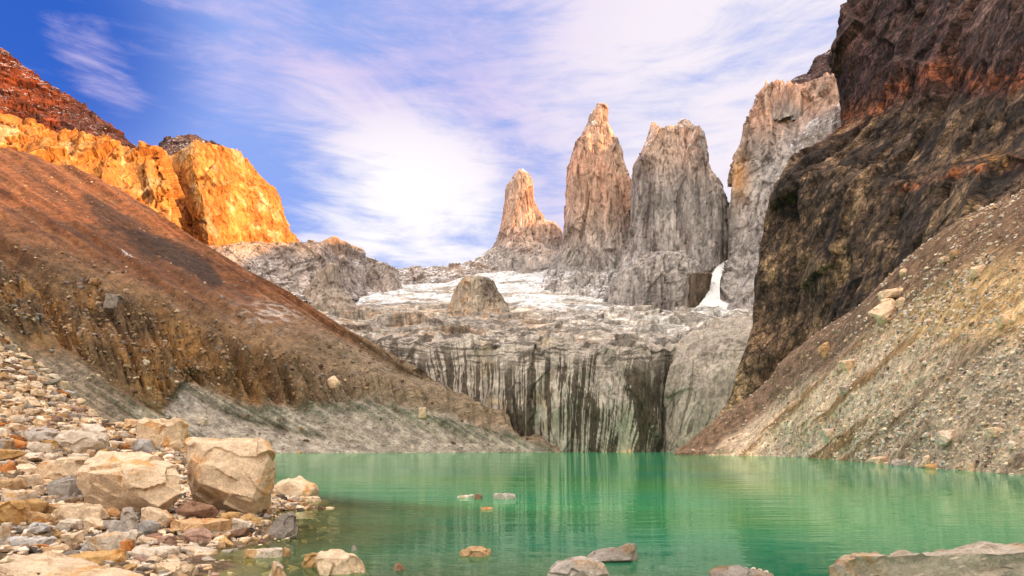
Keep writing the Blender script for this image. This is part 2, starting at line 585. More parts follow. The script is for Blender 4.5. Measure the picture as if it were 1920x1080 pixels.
def scatter_mesh(name, pos, size, cols, mat, seed, flat=(0.45, 0.8), label=None, cat=None, up=None):
    rs = np.random.RandomState(seed)
    n = len(pos)
    which = rs.randint(0, len(LO), n)
    Vs, Fs, Cs = [], [], []
    off = 0
    for k in range(len(LO)):
        idx = np.where(which == k)[0]
        if not len(idx):
            continue
        V, Fc = LO[k]
        m = len(idx)
        sx = size[idx] * rs.uniform(0.75, 1.3, m) * 0.5
        sy = size[idx] * rs.uniform(0.6, 1.0, m) * 0.5
        sz = size[idx] * rs.uniform(flat[0], flat[1], m) * 0.5
        X = V[None] * np.stack([sx, sy, sz], -1)[:, None]
        a = rs.uniform(0, 2 * math.pi, m)
        b = rs.normal(0, 0.25, m)
        # tilt then yaw
        cb, sb = np.cos(b)[:, None], np.sin(b)[:, None]
        x, y, z = X[..., 0] * cb + X[..., 2] * sb, X[..., 1], -X[..., 0] * sb + X[..., 2] * cb
        ca, sa = np.cos(a)[:, None], np.sin(a)[:, None]
        X = np.stack([x * ca - y * sa, x * sa + y * ca, z], -1)
        X += pos[idx][:, None]
        Vs.append(X.reshape(-1, 3))
        Fs.append((Fc[None] + (np.arange(m) * len(V))[:, None, None]).reshape(-1, 3) + off)
        Cs.append(np.repeat(cols[idx][:, None], len(V), 1).reshape(-1, 3))
        off += m * len(V)
    me = raw_mesh(name, np.concatenate(Vs), np.concatenate(Fs), np.concatenate(Cs), smooth=False)
    o = link_obj(name, me, mat)
    return tag(o, label, cat, kind='stuff')


def grid_pick(P, n, weight, rs):
    """n random points of a landform grid, weighted per vertex"""
    wgt = weight * 1.0
    a = np.linalg.norm(np.cross(np.gradient(P, axis=1), np.gradient(P, axis=0)), axis=-1)
    wgt = (wgt * a).ravel()
    k = rs.choice(wgt.size, n, p=wgt / wgt.sum())
    i, j = np.unravel_index(k, P.shape[:2])
    i = np.clip(i, 0, P.shape[0] - 2)
    j = np.clip(j, 0, P.shape[1] - 2)
    s, q = rs.rand(n, 1), rs.rand(n, 1)
    p = (P[i, j] * (1 - s) + P[i, j + 1] * s) * (1 - q) + (P[i + 1, j] * (1 - s) + P[i + 1, j + 1] * s) * q
    return p, k


STONE_PAL = {
    'cream': (0.75, 0.575, 0.40), 'pale': (0.70, 0.60, 0.49), 'tan': (0.50, 0.325, 0.175), 'grey': (0.33, 0.29, 0.255),
    'blue-grey': (0.38, 0.365, 0.355), 'rust': (0.46, 0.19, 0.06), 'amber': (0.50, 0.31, 0.13), 'brown': (0.20, 0.115, 0.075),
    'pinkish': (0.42, 0.27, 0.21), 'dark': (0.10, 0.075, 0.06)}


def stone_cols(n, rs, p):
    keys = list(p)
    w_ = np.array([p[k] for k in keys], float)
    c = np.array([STONE_PAL[k] for k in keys])[rs.choice(len(keys), n, p=w_ / w_.sum())]
    return c * rs.uniform(0.78, 1.15, (n, 1))


# ------------------------------------------------------------------ left scree slope
rowsA = [
    [WZ(-500, -3, 250), WZ(-100, -3, 285), WZ(200, -3, 312), WZ(350, -3, 330), WZ(500, -3, 346), WZ(650, -3, 372), WZ(800, -3, 402), WZ(900, -3, 425), WZ(980, -3, 450), WZ(1052, -3, 478)],
    [W(-500, 560, 400), W(0, 645, 352), W(150, 668, 350), W(240, 742, 338), W(300, 765, 340), W(350, 722, 368), W(470, 765, 372), W(690, 760, 412), W(860, 792, 434), W(1052, 846, 480)],
    [W(-500, 430, 520), W(0, 460, 440), W(200, 545, 430), W(320, 556, 446), W(430, 590, 455), W(560, 632, 462), W(680, 676, 468), W(800, 722, 470), W(920, 780, 470), W(1053, 844, 484)],
    [W(-500, 300, 640), W(0, 370, 540), W(160, 430, 530), W(320, 478, 545), W(430, 530, 548), W(540, 590, 545), W(660, 652, 525), W(790, 714, 495), W(915, 766, 477), W(1053, 843, 487)],
    [W(-500, 180, 800), W(0, 275, 690), W(130, 312, 680), W(240, 370, 660), W(350, 434, 630), W(440, 488, 610), W(560, 562, 575), W(700, 651, 530), W(860, 742, 492), W(1054, 842, 491)],
]
A = loft(rowsA, 560, 360)
apx, apy = proj(A)
nA = face_cam(A, normals(A))
u_ = np.linspace(0, 1, A.shape[1])[None, :] + 0 * apx
v_ = np.linspace(0, 1, A.shape[0])[:, None] + 0 * apx
# gully band of the eroded moraine
vg0 = 1 / 4 * 0.75
band = sstep(apy - (430 + 0.30 * apx), 40, 110) * (1 - sstep(apy - np.interp(apx, [0, 130, 240, 300, 345, 470, 560, 700, 860, 1052], [640, 660, 740, 770, 715, 768, 765, 757, 792, 846]), -45, 4))
gz = fbm(np.stack([apx * 1.0 - (apy - 600) * 0.42, apy * 0.10, 0 * apx], -1), 46, 4, 21, 0.55)
gul = -np.abs(gz) * 1.0
A = A + nA * (band * (58.0 * gul + 8.0))[..., None]
A = A + nA * (4.5 * fbm(A, 60, 5, 31, 0.5) + 3.0 * fbm(A, 12, 5, 33, 0.6) * (0.35 + band))[..., None] * (sstep(v_, 0.0, 0.06) * (1 - 0.4 * sstep(v_, 0.95, 1)))[..., None]
# down-slope runnels
rn = fbm(np.stack([apx + (apy - 500) * -1.55, apy * 0.05 + apx * 0.02, 0 * apx], -1), 30, 5, 41, 0.6)
rr_ = fbm(np.stack([apx + (apy - 500) * -1.45, apy * 0.06, 0 * apx], -1), 105, 4, 43, 0.5, ridged=True)
A = A + nA * ((rn * 4.5 + 17.0 * (rr_ - 0.4) * sstep(560 + 0.2 * apx - apy, -60, 60)) * sstep(v_, 0.02, 0.2))[..., None]
n1 = fbm(A, 40, 5, 51)
n2 = fbm(A, 5, 4, 52, 0.65)
upper = sstep(apy - (470 + 0.26 * apx), 40, -60)
cA = lerp((0.13, 0.077, 0.040), (0.245, 0.15, 0.078), np.clip(0.5 + 1.2 * n1, 0, 1))                                  # moraine brown
cA = lerp(cA, lerp((0.125, 0.046, 0.018), (0.285, 0.112, 0.043), 0.5 + 1.6 * n1 + 1.2 * rn), upper)      # red-brown upper slope
cA = lerp(cA, (0.34, 0.175, 0.055), band * sstep(n1 * 0.6 + np.abs(gz), 0.02, 0.25) * 0.85 * sstep(apx, 800, 250))
cA = lerp(cA, (0.12, 0.08, 0.045), band * sstep(fbm(A, 22, 4, 55), 0.05, 0.3) * 0.6)
gbase = np.interp(apx, [0, 130, 240, 300, 345, 470, 560, 700, 860, 1052], [640, 660, 740, 768, 705, 752, 748, 736, 768, 836]) + 10 * n1
fan = sstep(apy - gbase, -6, 26) * (1 - 0.55 * sstep(apx, 330, 180))
cA = lerp(cA, lerp((0.31, 0.265, 0.215), (0.42, 0.37, 0.315), 0.5 + 1.3 * rn + 0.6 * n2), fan)           # grey gravel fan
far_t = sstep(apx, 620, 900) * (1 - fan)
cA = lerp(cA, (0.26, 0.205, 0.14), sstep(apx, 430, 760) * (1 - upper) * (1 - fan) * 0.75)
dk = sstep(rn + 0.35 * n1 - 0.5 * (rr_ - 0.4), 0.02, 0.20) * upper * sstep(apx, -60, 60) * (1 - sstep(apx, 480, 620))
cA = lerp(cA, (0.085, 0.042, 0.024), dk * 0.72)
cA = lerp(cA, (0.33, 0.155, 0.07), sstep(-rn - 0.3 * n1, 0.10, 0.30) * upper * 0.6)
dark_tongue = np.exp(-(((apx - 330) * 0.80 + (apy - 500) * -0.60 + 0) / 1.0) ** 2 * 0 - ((apy - (395 + (apx - 200) * 0.62) - 12 * n1) / 26) ** 2) * sstep(apx, 120, 200) * (1 - sstep(apx, 380, 440))
cA = lerp(cA, (0.05, 0.027, 0.018), np.clip(sstep(dark_tongue + 0.5 * n1 + 0.4 * n2, 0.35, 0.62) * 0.9, 0, 1))
pale_r = np.exp(-((apx - 505) / 55) ** 2 - ((apy - 590 - (apx - 505) * 0.12) / 20) ** 2) * sstep(fbm(A, 9, 3, 61), -0.1, 0.2)
cA = lerp(cA, (0.47, 0.38, 0.32), np.clip(pale_r, 0, 1))
snow_l = np.exp(-(((apx - 238) * 0.82 + (apy - 474) * 0.57) / 22) ** 2 - ((-(apx - 238) * 0.57 + (apy - 474) * 0.82) / 5) ** 2)
cA = lerp(cA, (0.75, 0.70, 0.66), sstep(snow_l + 0.4 * n2, 0.45, 0.75) * 0.8)
cA = cA * (1 + 0.75 * n2[..., None])
Aend = close_back(A, [(1.03, -4, -6), (1.15, -20, -60), (1.3, -60, None)])
cAe = np.concatenate([cA, np.repeat(cA[-1:], 3, 0)], 0)
me = raw_mesh('scree_slope', Aend.reshape(-1, 3), grid_faces(*Aend.shape[:2]), np.clip(cAe, 0.01, 0.9))
tag(link_obj('scree_slope', me, M_scree), 'tall brown scree slope with eroded gullies falling to the left lake shore', 'scree slope', kind='structure')
rsA = np.random.RandomState(5)
wA = (0.25 + 2.0 * band + 1.0 * (1 - upper) * (1 - fan) + 0.2 * fan) * ((apx > -80) & (apx < 1060))
pA, kA = grid_pick(A, 5200, wA, rsA)
sA = 0.9 + 2.6 * rsA.rand(5200) ** 4
cS = stone_cols(5200, rsA, {'cream': 2, 'tan': 5, 'grey': 3, 'brown': 3, 'pinkish': 2}) * 0.72
scatter_mesh('scree_rubble', pA, sA, cS, M_rubble, 6, label='small tan and grey stones scattered over the left brown slope', cat='rubble')

# ------------------------------------------------------------------ right scree slope
rowsI = [
    [WZ(1262, -1.5, 251), WZ(1340, -1.5, 224), WZ(1450, -1.5, 190), WZ(1560, -1.5, 130), WZ(1640, -1.5, 91), WZ(1760, -1.5, 66), WZ(1920, -1.5, 49.5), (52, 30, -1.5), (58, 0, -1.5), (62, -130, -1.5)],
    [WZ(1264, .4, 251), WZ(1342, 2.5, 227), W(1450, 815, 200), W(1560, 775, 142), W(1650, 745, 104), W(1780, 690, 77), W(1935, 640, 61), (66, 36, 10), (74, 0, 11), (78, -130, 11)],
    [WZ(1267, 1.2, 252), WZ(1344, 6, 233), W(1450, 765, 212), W(1575, 680, 158), W(1680, 600, 122), W(1800, 520, 92), W(1945, 460, 75), (84, 44, 25), (94, 0, 26), (100, -130, 27)],
    [WZ(1270, 1.8, 253), W(1346, 785, 244), W(1450, 704, 231), W(1590, 590, 176), W(1740, 462, 135), W(1850, 400, 110), W(1960, 360, 92), (103, 50, 44), (116, 0, 46), (124, -130, 48)],
    [WZ(1272, 2.0, 260), W(1348, 783, 254), W(1460, 690, 244), W(1605, 575, 190), W(1755, 445, 147), W(1865, 380, 120), W(1975, 335, 102), (113, 54, 54), (128, 0, 56), (136, -130, 58)],
]
I_ = loft(rowsI, 620, 360)
ipx, ipy = proj(I_)
nI = face_cam(I_, normals(I_))
vi = np.linspace(0, 1, I_.shape[0])[:, None] + 0 * ipx
ui = np.linspace(0, 1, I_.shape[1])[None, :] + 0 * ipx
# debris lanes run down the fall line (grid direction v), leaning a little
acr, alo = ipx * 0.64 + ipy * 0.77, ipx * 0.77 - ipy * 0.64
lane = fbm(np.stack([acr / 34 + alo / 900, alo / 420, 0 * ui], -1), 1.0, 4, 71, 0.6) * 1.7
lane2 = fbm(np.stack([acr / 9, alo / 130, 0 * ui], -1), 1.0, 4, 73, 0.6) * 1.5
amp = sstep(vi, 0.0, 0.08)
scaleI = np.clip(I_[..., 1] / 120, 0.35, 1.6)
I_ = I_ + nI * (amp * scaleI * (1.3 * fbm(I_, 16, 5, 81) + 0.75 * lane + 0.28 * lane2))[..., None]
m1_ = fbm(I_, 14, 4, 91)
m2_ = fbm(I_, 1.6, 4, 92, 0.65)
cI = lerp((0.42, 0.305, 0.205), (0.64, 0.49, 0.355), np.clip(0.5 + 1.0 * m1_ + 0.8 * lane2 - 0.3 * lane, 0, 1))
cI = lerp(cI, (0.21, 0.115, 0.045), sstep(lane + 0.35 * lane2, 0.10, 0.30) * 0.85)
cI = lerp(cI, (0.44, 0.36, 0.29), sstep(-lane, 0.12, 0.4) * 0.6)
ochre = sstep(ipx - 1600 - (600 - ipy) * 0.2 + 90 * m1_, 0, 130) * sstep(640 + 40 * m1_ - ipy, -40, 40)
cI = lerp(cI, lerp((0.38, 0.20, 0.05), (0.60, 0.42, 0.22), 0.5 + 0.9 * m2_ + 0.6 * lane), ochre * 0.85)
low_grey = 0.8 * sstep(ipx - 1560 + (850 - ipy) * -0.9 + 80 * m1_, 0, 90) * (1 - ochre)
cI = lerp(cI, lerp((0.17, 0.13, 0.095), (0.46, 0.38, 0.30), 0.5 + 0.9 * m2_ + 0.5 * m1_), low_grey * 0.75)
dtop = sstep(vi + 0.05 * m1_ + 0.04 * m2_, 0.80, 0.88) + sstep(1420 - ipx + 70 * m1_, 0, 120) * sstep(vi + 0.1 * m2_, 0.30, 0.5)
cI = lerp(cI, lerp((0.085, 0.052, 0.036), (0.16, 0.09, 0.055), 0.5 + 0.8 * m2_), np.clip(dtop, 0, 1) * 0.9)
cI = cI * (1.42, 1.38, 1.30) * (1 + 0.7 * m2_[..., None])
I2 = np.concatenate([I_], 0)
me = raw_mesh('talus_slope', I2.reshape(-1, 3), grid_faces(*I2.shape[:2]), np.clip(cI, 0.01, 0.9))
tag(link_obj('talus_slope', me, M_scree_r), 'tan talus slope with diagonal debris lanes below the dark right cliff', 'talus slope', kind='structure')
rsI = np.random.RandomState(15)
NI = 20000
vis = (ipx > 1262) & (ipx < 1990) & (I_[..., 1] > 30)
wI = vis * (0.5 + 1.5 * low_grey + 1.2 * ochre * (ipx > 1600) + 0.8 * sstep(0.2 - vi, 0, 0.2)) * np.clip(60 / I_[..., 1], 0.15, 1.5) ** 1.1 * (1.15 - sstep(lane + 0.35 * lane2, 0.10, 0.3)) * (1 - 0.75 * np.clip(dtop, 0, 1))
pI, kI = grid_pick(I_, NI, wI, rsI)
sI = (0.10 + 0.58 * rsI.rand(NI) ** 7) * np.clip(pI[:, 1] / 70, 0.75, 1.9)
cSI = stone_cols(NI, rsI, {'cream': 6, 'pale': 6, 'tan': 2, 'grey': 1.5, 'brown': .5, 'pinkish': .6})
scatter_mesh('talus_rubble', pI, sI, cSI, M_rubble, 16, label='loose pale rubble covering the right talus slope', cat='rubble')

# ------------------------------------------------------------------ dark right cliff
edge = [(1330, 812, 262), (1385, 690, 268), (1412, 590, 275), (1418, 500, 280), (1425, 430, 284), (1440, 350, 288), (1480, 300, 292), (1525, 265, 296), (1583, 212, 302),
        (1572, 150, 304), (1566, 90, 306), (1588, 35, 308), (1583, -20, 312), (1625, -220, 325), (1720, -450, 345)]
mids = [  # rows at the same heights: five further columns (photo x, y, distance) then three on the hill beside the camera
    [(1450, 735, 252), (1600, 612, 188), (1750, 490, 146), (1862, 420, 122), (1985, 370, 104), (112, 54, 40), (128, 0, 42), (140, -130, 44)],
    [(1480, 655, 248), (1620, 560, 188), (1760, 460, 148), (1865, 395, 126), (1990, 340, 108), (116, 56, 50), (131, 0, 52), (144, -130, 55)],
    [(1500, 570, 246), (1640, 500, 190), (1770, 420, 152), (1868, 360, 130), (1992, 300, 112), (120, 58, 60), (134, 0, 62), (148, -130, 66)],
    [(1510, 490, 246), (1655, 450, 192), (1778, 392, 156), (1872, 340, 133), (1994, 280, 116), (123, 59, 66), (138, 0, 70), (152, -130, 74)],
    [(1520, 425, 247), (1668, 400, 195), (1785, 362, 160), (1876, 325, 137), (1996, 262, 120), (126, 60, 74), (142, 0, 78), (156, -130, 82)],
    [(1535, 352, 248), (1682, 346, 198), (1790, 328, 163), (1880, 303, 140), (1998, 244, 123), (130, 62, 82), (146, 0, 86), (160, -130, 90)],
    [(1560, 306, 256), (1695, 320, 212), (1796, 305, 180), (1885, 282, 158), (2000, 224, 140), (140, 66, 94), (156, 0, 98), (170, -130, 102)],
    [(1600, 262, 262), (1715, 262, 220), (1806, 240, 188), (1890, 216, 166), (2004, 170, 147), (146, 68, 108), (162, 0, 112), (176, -130, 116)],
    [(1640, 195, 268), (1732, 190, 226), (1815, 170, 195), (1896, 150, 172), (2008, 105, 152), (152, 70, 124), (168, 0, 128), (182, -130, 132)],
    [(1640, 140, 271), (1740, 130, 229), (1822, 110, 198), (1900, 90, 175), (2012, 40, 155), (157, 72, 136), (173, 0, 140), (187, -130, 145)],
    [(1642, 85, 274), (1746, 72, 232), (1828, 50, 202), (1904, 28, 178), (2016, -30, 159), (162, 76, 150), (178, 0, 155), (192, -130, 160)],
    [(1655, 32, 278), (1755, 18, 237), (1836, -8, 207), (1910, -34, 184), (2022, -100, 165), (168, 80, 165), (184, 0, 170), (198, -130, 175)],
    [(1662, -25, 283), (1762, -40, 243), (1844, -68, 214), (1917, -95, 191), (2030, -160, 172), (175, 84, 178), (190, 0, 184), (205, -130, 190)],
    [(1700, -230, 298), (1795, -250, 262), (1875, -280, 236), (1948, -310, 214), (2060, -380, 195), (205, 96, 235), (220, 0, 240), (235, -130, 245)],
    [(1785, -460, 322), (1870, -480, 292), (1945, -505, 268), (2020, -535, 248), (2130, -590, 228), (235, 110, 300), (250, 0, 305), (265, -130, 310)],
]
rowsH = []
for e, m in zip(edge, mids):
    rim = W(*e)
    wrap = (rim[0] * 1.09 + 12, rim[1] * 1.09 + 16, rim[2])
    wrap2 = (rim[0] * 1.42 + 50, rim[1] * 1.42 + 60, rim[2] * 0.98)
    r = [wrap2, wrap, rim]
    for q in m:
        r.append(W(*q) if q[0] > 400 else q)
    rowsH.append(r)
H = loft(rowsH, 640, 620, uk=np.cumsum([0, 40, 30, 105, 135, 112, 90, 115, 100, 70, 60]), straight=True)
hpx, hpy = proj(H)
nH = face_cam(H, normals(H))
f1, id1, b1 = facets(H, 36, 101, (1, 1, 2.0), tilt=0.6)
f2, id2, b2 = facets(H, 12, 102, (1, 1, 1.7), tilt=0.6)
f3, id3, b3 = facets(H, 4.5, 103, (1.1, 1.1, 1.2), tilt=0.5)
lay = fbm(np.stack([H[..., 0] * 0.05, H[..., 1] * 0.05, H[..., 2] + 4 * fbm(H, 50, 2, 104)], -1), 7, 4, 105, 0.6)      # bedding
crk = fbm(H, 16, 5, 106, 0.55, (1, 1, 4), ridged=True)
nearf = np.clip(H[..., 1] / 220, 0.4, 1.2)
mainz = sstep(hpx, 1395, 1470)
dH = 4.5 * f1 * (0.25 + 0.75 * mainz) + 1.5 * f2 + 0.35 * f3 + 0.9 * lay * sstep(230 - hpy, -30, 60) + 0.2 * lay - 2.6 * sstep(crk, 0.55, 0.9) - 1.0 * sstep(0.08, b1, 0) - 0.5 * sstep(0.07, b2, 0) + 0.5 * fbm(H, 5, 4, 107, 0.55)
dH = dH * (0.45 + 0.55 * mainz)
for _ in range(2):
    dH[1:-1, 1:-1] = 0.4 * dH[1:-1, 1:-1] + 0.15 * (dH[:-2, 1:-1] + dH[2:, 1:-1] + dH[1:-1, :-2] + dH[1:-1, 2:])
H = H + nH * (dH * nearf)[..., None]
h1 = fbm(H, 26, 5, 111)
h2 = fbm(H, 4, 4, 112, 0.65)
h3 = fbm(H, 9, 4, 113, 0.6, (1, 1, 2.4))
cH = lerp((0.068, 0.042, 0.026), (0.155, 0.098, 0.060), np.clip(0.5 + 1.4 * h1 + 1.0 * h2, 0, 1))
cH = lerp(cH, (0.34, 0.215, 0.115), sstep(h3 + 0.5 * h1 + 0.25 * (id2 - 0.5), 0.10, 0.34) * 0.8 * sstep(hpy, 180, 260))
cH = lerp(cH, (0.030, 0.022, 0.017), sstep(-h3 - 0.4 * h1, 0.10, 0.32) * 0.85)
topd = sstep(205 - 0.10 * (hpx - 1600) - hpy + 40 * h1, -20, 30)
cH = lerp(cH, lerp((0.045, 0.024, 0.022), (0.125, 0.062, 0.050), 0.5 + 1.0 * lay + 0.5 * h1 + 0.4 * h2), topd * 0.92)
tp = sstep(60 - hpy + 60 * h1, -20, 30)
cH = lerp(cH, (0.155, 0.095, 0.072), tp * sstep(h3 + 0.6 * h1, 0.0, 0.35) * 0.7)
# rust-red bands (ledges of iron-stained rock)
bx = np.array([1480, 1530, 1580, 1640, 1700, 1760, 1820, 1870, 1920, 2000])
by = np.array([262, 238, 212, 186, 155, 132, 145, 150, 140, 120])
red1 = np.exp(-((hpy - np.interp(hpx, bx, by) - 6 + 14 * h1) / 20) ** 2) * sstep(hpx, 1480, 1560)
red1 *= 0.35 + 0.65 * sstep(h2 + 0.7 * h1, -0.2, 0.25)
rx = np.array([1640, 1690, 1740, 1800, 1860, 1900, 1960])
ry = np.array([352, 346, 340, 328, 312, 302, 285])
red2 = np.exp(-((hpy - np.interp(hpx, rx, ry) + 5 * h2) / 9) ** 2) * sstep(hpx, 1640, 1700)
cH = lerp(cH, lerp((0.20, 0.05, 0.016), (0.36, 0.10, 0.03), 0.5 + h2), np.clip(red1, 0, 1) * 0.72)
cH = lerp(cH, lerp((0.30, 0.075, 0.025), (0.42, 0.14, 0.05), 0.5 + h2), np.clip(red2, 0, 1) * 0.85 * sstep(h1 + h2, -0.25, 0.1))
och = np.exp(-((hpx - 1868) / 26) ** 2 - ((hpy - 302) / 13) ** 2)
cH = lerp(cH, (0.36, 0.17, 0.04), np.clip(och, 0, 1) * 0.7)
lowb = sstep(hpy - 560 + 40 * h1, 0, 60) * (1 - sstep(hpx, 1500, 1650))
cH = lerp(cH, lerp((0.14, 0.085, 0.05), (0.24, 0.15, 0.085), 0.5 + h2 + 0.5 * h1), lowb * 0.75)
toe = np.exp(-((hpx - 1372) / 34) ** 2 - ((hpy - 735 + (hpx - 1372) * 0.9) / 42) ** 2)
cH = lerp(cH, (0.33, 0.23, 0.125), np.clip(toe * 1.2, 0, 1) * 0.85)
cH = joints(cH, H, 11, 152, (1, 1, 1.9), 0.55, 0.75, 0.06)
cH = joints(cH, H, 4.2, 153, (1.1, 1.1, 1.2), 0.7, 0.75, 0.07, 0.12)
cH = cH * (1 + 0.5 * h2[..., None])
He = close_back(H, [(1.25, 60, -10), (1.6, 120, -30), (2.2, 200, -120)])
cHe = np.concatenate([cH, np.repeat(cH[-1:], 3, 0)], 0)
me = raw_mesh('dark_cliff', He.reshape(-1, 3), grid_faces(*He.shape[:2]), np.clip(cHe, 0.008, 0.9))
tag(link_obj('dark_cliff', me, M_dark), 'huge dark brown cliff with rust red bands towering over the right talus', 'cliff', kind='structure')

# ------------------------------------------------------------------ streaked cliff at the head of the lake
lipx = [560, 640, 720, 800, 900, 1000, 1100, 1180, 1245, 1300]
lipy = [612, 628, 640, 643, 640, 637, 640, 646, 655, 650]
lipY = [640, 600, 570, 545, 528, 520, 518, 522, 530, 560]
G_rows = [
    [WZ(x, -4, Y - d) for x, Y, d in zip(lipx, lipY, [10, 12, 15, 20, 26, 34, 36, 36, 24, 0])],
    [W(x, y, Y - d) for x, y, Y, d in zip(lipx, [770, 770, 772, 775, 775, 775, 775, 775, 775, 775], lipY, [8, 10, 13, 19, 26, 35, 35, 33, 16, 0])],
    [W(x, y, Y - d) for x, y, Y, d in zip(lipx, [690, 695, 702, 705, 705, 704, 704, 706, 710, 705], lipY, [5, 6, 8, 13, 19, 26, 26, 24, 10, 0])],
    [W(x, y + 16, Y - d) for x, y, Y, d in zip(lipx, lipy, lipY, [2, 2, 3, 5, 9, 12, 12, 10, 3, 0])],
    [W(x, y, Y) for x, y, Y in zip(lipx, lipy, lipY)],
    [W(x, y - 9, Y + 45) for x, y, Y in zip(lipx, lipy, lipY)],
]
Gd = loft(G_rows, 560, 240)
qx, qy = proj(Gd)
nG = face_cam(Gd, normals(Gd))
gu = np.linspace(0, 1, Gd.shape[1])[None, :] + 0 * qx
gv = np.linspace(0, 1, Gd.shape[0])[:, None] + 0 * qx
rib = fbm(Gd, 22, 5, 121, 0.55, (1, 1, 6))
g1, gid, gb = facets(Gd, 30, 122, (1, 1, 2.2))
Gd = Gd + nG * (9.0 * rib + 4.0 * g1 + 1.0 * fbm(Gd, 5, 4, 123, 0.6, (1, 1, 2)) - 1.0 * sstep(0.08, gb, 0))[..., None]
k1 = fbm(Gd, 30, 4, 124)
k2 = fbm(Gd, 3, 4, 125, 0.65)
lean = np.interp(qx, [640, 900, 1050, 1180, 1260], [0.42, 0.05, -0.02, -0.16, -0.10])
sx_ = qx + (qy - 650) * -lean + 6 * fbm(Gd, 60, 3, 126)
st1 = fbm(np.stack([sx_ / 15, qy / 260, 0 * qx], -1), 1.0, 4, 127, 0.62)
st2 = fbm(np.stack([sx_ / 5.5, qy / 200, 0 * qx], -1), 1.0, 3, 128, 0.6)
cG = lerp((0.40, 0.35, 0.30), (0.60, 0.535, 0.465), 0.5 + 0.8 * k1 + 0.4 * k2)
cG = lerp(cG, (0.44, 0.32, 0.185), sstep(fbm(Gd, 18, 3, 129), 0.05, 0.4) * 0.6 * sstep(qx, 860, 930) * (1 - sstep(qx, 1010, 1060)))
cG = lerp(cG, (0.21, 0.17, 0.125), sstep(k1 + 0.5 * k2, 0.05, 0.4) * 0.55)
panel = fbm(np.stack([qx / 75, qy / 300, 0 * qx], -1), 1, 2, 138)
st3 = fbm(np.stack([sx_ / 2.6, qy / 120, 0 * qx], -1), 1.0, 2, 139, 0.6)
dkm = sstep(st1 * 0.9 + st2 * 0.7 + st3 * 0.45 + 0.55 * panel + 0.4 * k1 + 0.16 * sstep(930 - qx, 0, 60), -0.03, 0.06) * sstep(qy, 636 + 40 * panel, 690 + 90 * panel)
dkm = dkm * (0.75 + 0.25 * sstep(qx, 700, 760))
cG = lerp(cG, lerp((0.050, 0.038, 0.028), (0.10, 0.078, 0.056), 0.5 + k2), np.clip(dkm, 0, 1) * 0.93)
lt = sstep(st2 - st1 * 0.6, 0.25, 0.5) * (1 - dkm)
cG = lerp(cG, (0.60, 0.56, 0.50), lt * 0.6)
ledge = sstep(fbm(np.stack([qx / 60, qy / 6.5, 0 * qx], -1), 1, 4, 130, 0.6), 0.0, 0.16) * (1 - sstep(qy, 660, 725))
cG = lerp(cG, (0.085, 0.07, 0.055), np.clip(ledge, 0, 1) * 0.8)
slot = np.exp(-((qx - np.interp(qy, [650, 760, 850], [1256, 1248, 1228])) / np.interp(qy, [650, 850], [7, 14])) ** 2)
cG = lerp(cG, (0.035, 0.03, 0.026), np.clip(slot * sstep(qy, 655, 700), 0, 1) * 0.85)
cG = joints(cG, Gd, 17, 150, (1, 1, 3.0), 0.3, 0.6, 0.045)
cG = cG * (1 + 0.5 * k2[..., None])
me = raw_mesh('streaked_cliff', Gd.reshape(-1, 3), grid_faces(*Gd.shape[:2]), np.clip(cG, 0.01, 0.9))
tag(link_obj('streaked_cliff', me, M_streak), 'vertical granite cliff striped with black water streaks at the head of the lake', 'cliff', kind='structure')

# rounded granite buttress right of the slot
B_rows = []
for (l, r_, z0, Yl, Yr) in [((1236, None), 1440, -4, 497, 452), ((1240, 800), 1440, None, 500, 458), ((1246, 740), 1445, None, 505, 466), ((1256, 690), 1450, None, 512, 480),
                            ((1266, 655), 1455, None, 522, 498), ((1282, 634), 1460, None, 540, 524), ((1310, 616), 1465, None, 572, 560), ((1335, 603), 1470, None, 620, 610), ((1350, 596), 1480, None, 690, 690)]:
    row = []
    for k, s in enumerate([-0.06, 0, 0.06, 0.2, 0.4, 0.65, 0.85, 1.0]):
        px_ = l[0] + (r_ - l[0]) * max(s, 0)
        Y_ = Yl + (Yr - Yl) * s + 14 * (abs(s - 0.5) * 2) ** 3
        if s < 0:
            Y_ += 45
            px_ += 4
        if l[1] is None:
            row.append(WZ(px_, -4, Y_))
        else:
            top = np.interp(px_, [1250, 1300, 1350, 1400, 1450], [655, 628, 606, 590, 578])
            t_ = (848 - l[1]) / (848 - 596)
            row.append(W(px_, l[1] + (top - 605) * t_ * s, Y_))
    B_rows.append(row)
Bt = loft(B_rows, 260, 260)
bpx, bpy_ = proj(Bt)
nB = face_cam(Bt, normals(Bt))
q1, qid, qb = facets(Bt, 26, 131, (1, 1, 1.8))
Bt = Bt + nB * (3.6 * q1 + 5.0 * fbm(Bt, 26, 5, 132, 0.55, (1, 1, 3)) + 0.8 * fbm(Bt, 4, 4, 133, 0.6) - 0.9 * sstep(0.08, qb, 0))[..., None]
k1 = fbm(Bt, 26, 4, 134)
k2 = fbm(Bt, 3, 4, 135, 0.65)
cB = lerp((0.36, 0.31, 0.255), (0.53, 0.47, 0.40), 0.5 + 0.8 * k1 + 0.4 * k2)
st = fbm(np.stack([(bpx + (bpy_ - 700) * 0.22) / 9, bpy_ / 120, 0 * bpx], -1), 1.0, 4, 136, 0.62)
cB = lerp(cB, (0.12, 0.095, 0.07), sstep(st + 0.5 * k1, 0.04, 0.25) * sstep(bpy_ + 40 * k1, 660, 760) * 0.75)
cB = lerp(cB, (0.15, 0.12, 0.09), sstep(k1 + 0.8 * k2, 0.30, 0.6) * 0.6)
me = raw_mesh('granite_buttress', Bt.reshape(-1, 3), grid_faces(*Bt.shape[:2]), np.clip(joints(cB, Bt, 18, 151, (1, 1, 2.5), 0.22, 0.6, 0.04) * (1 + 0.4 * k2[..., None]), 0.01, 0.9))
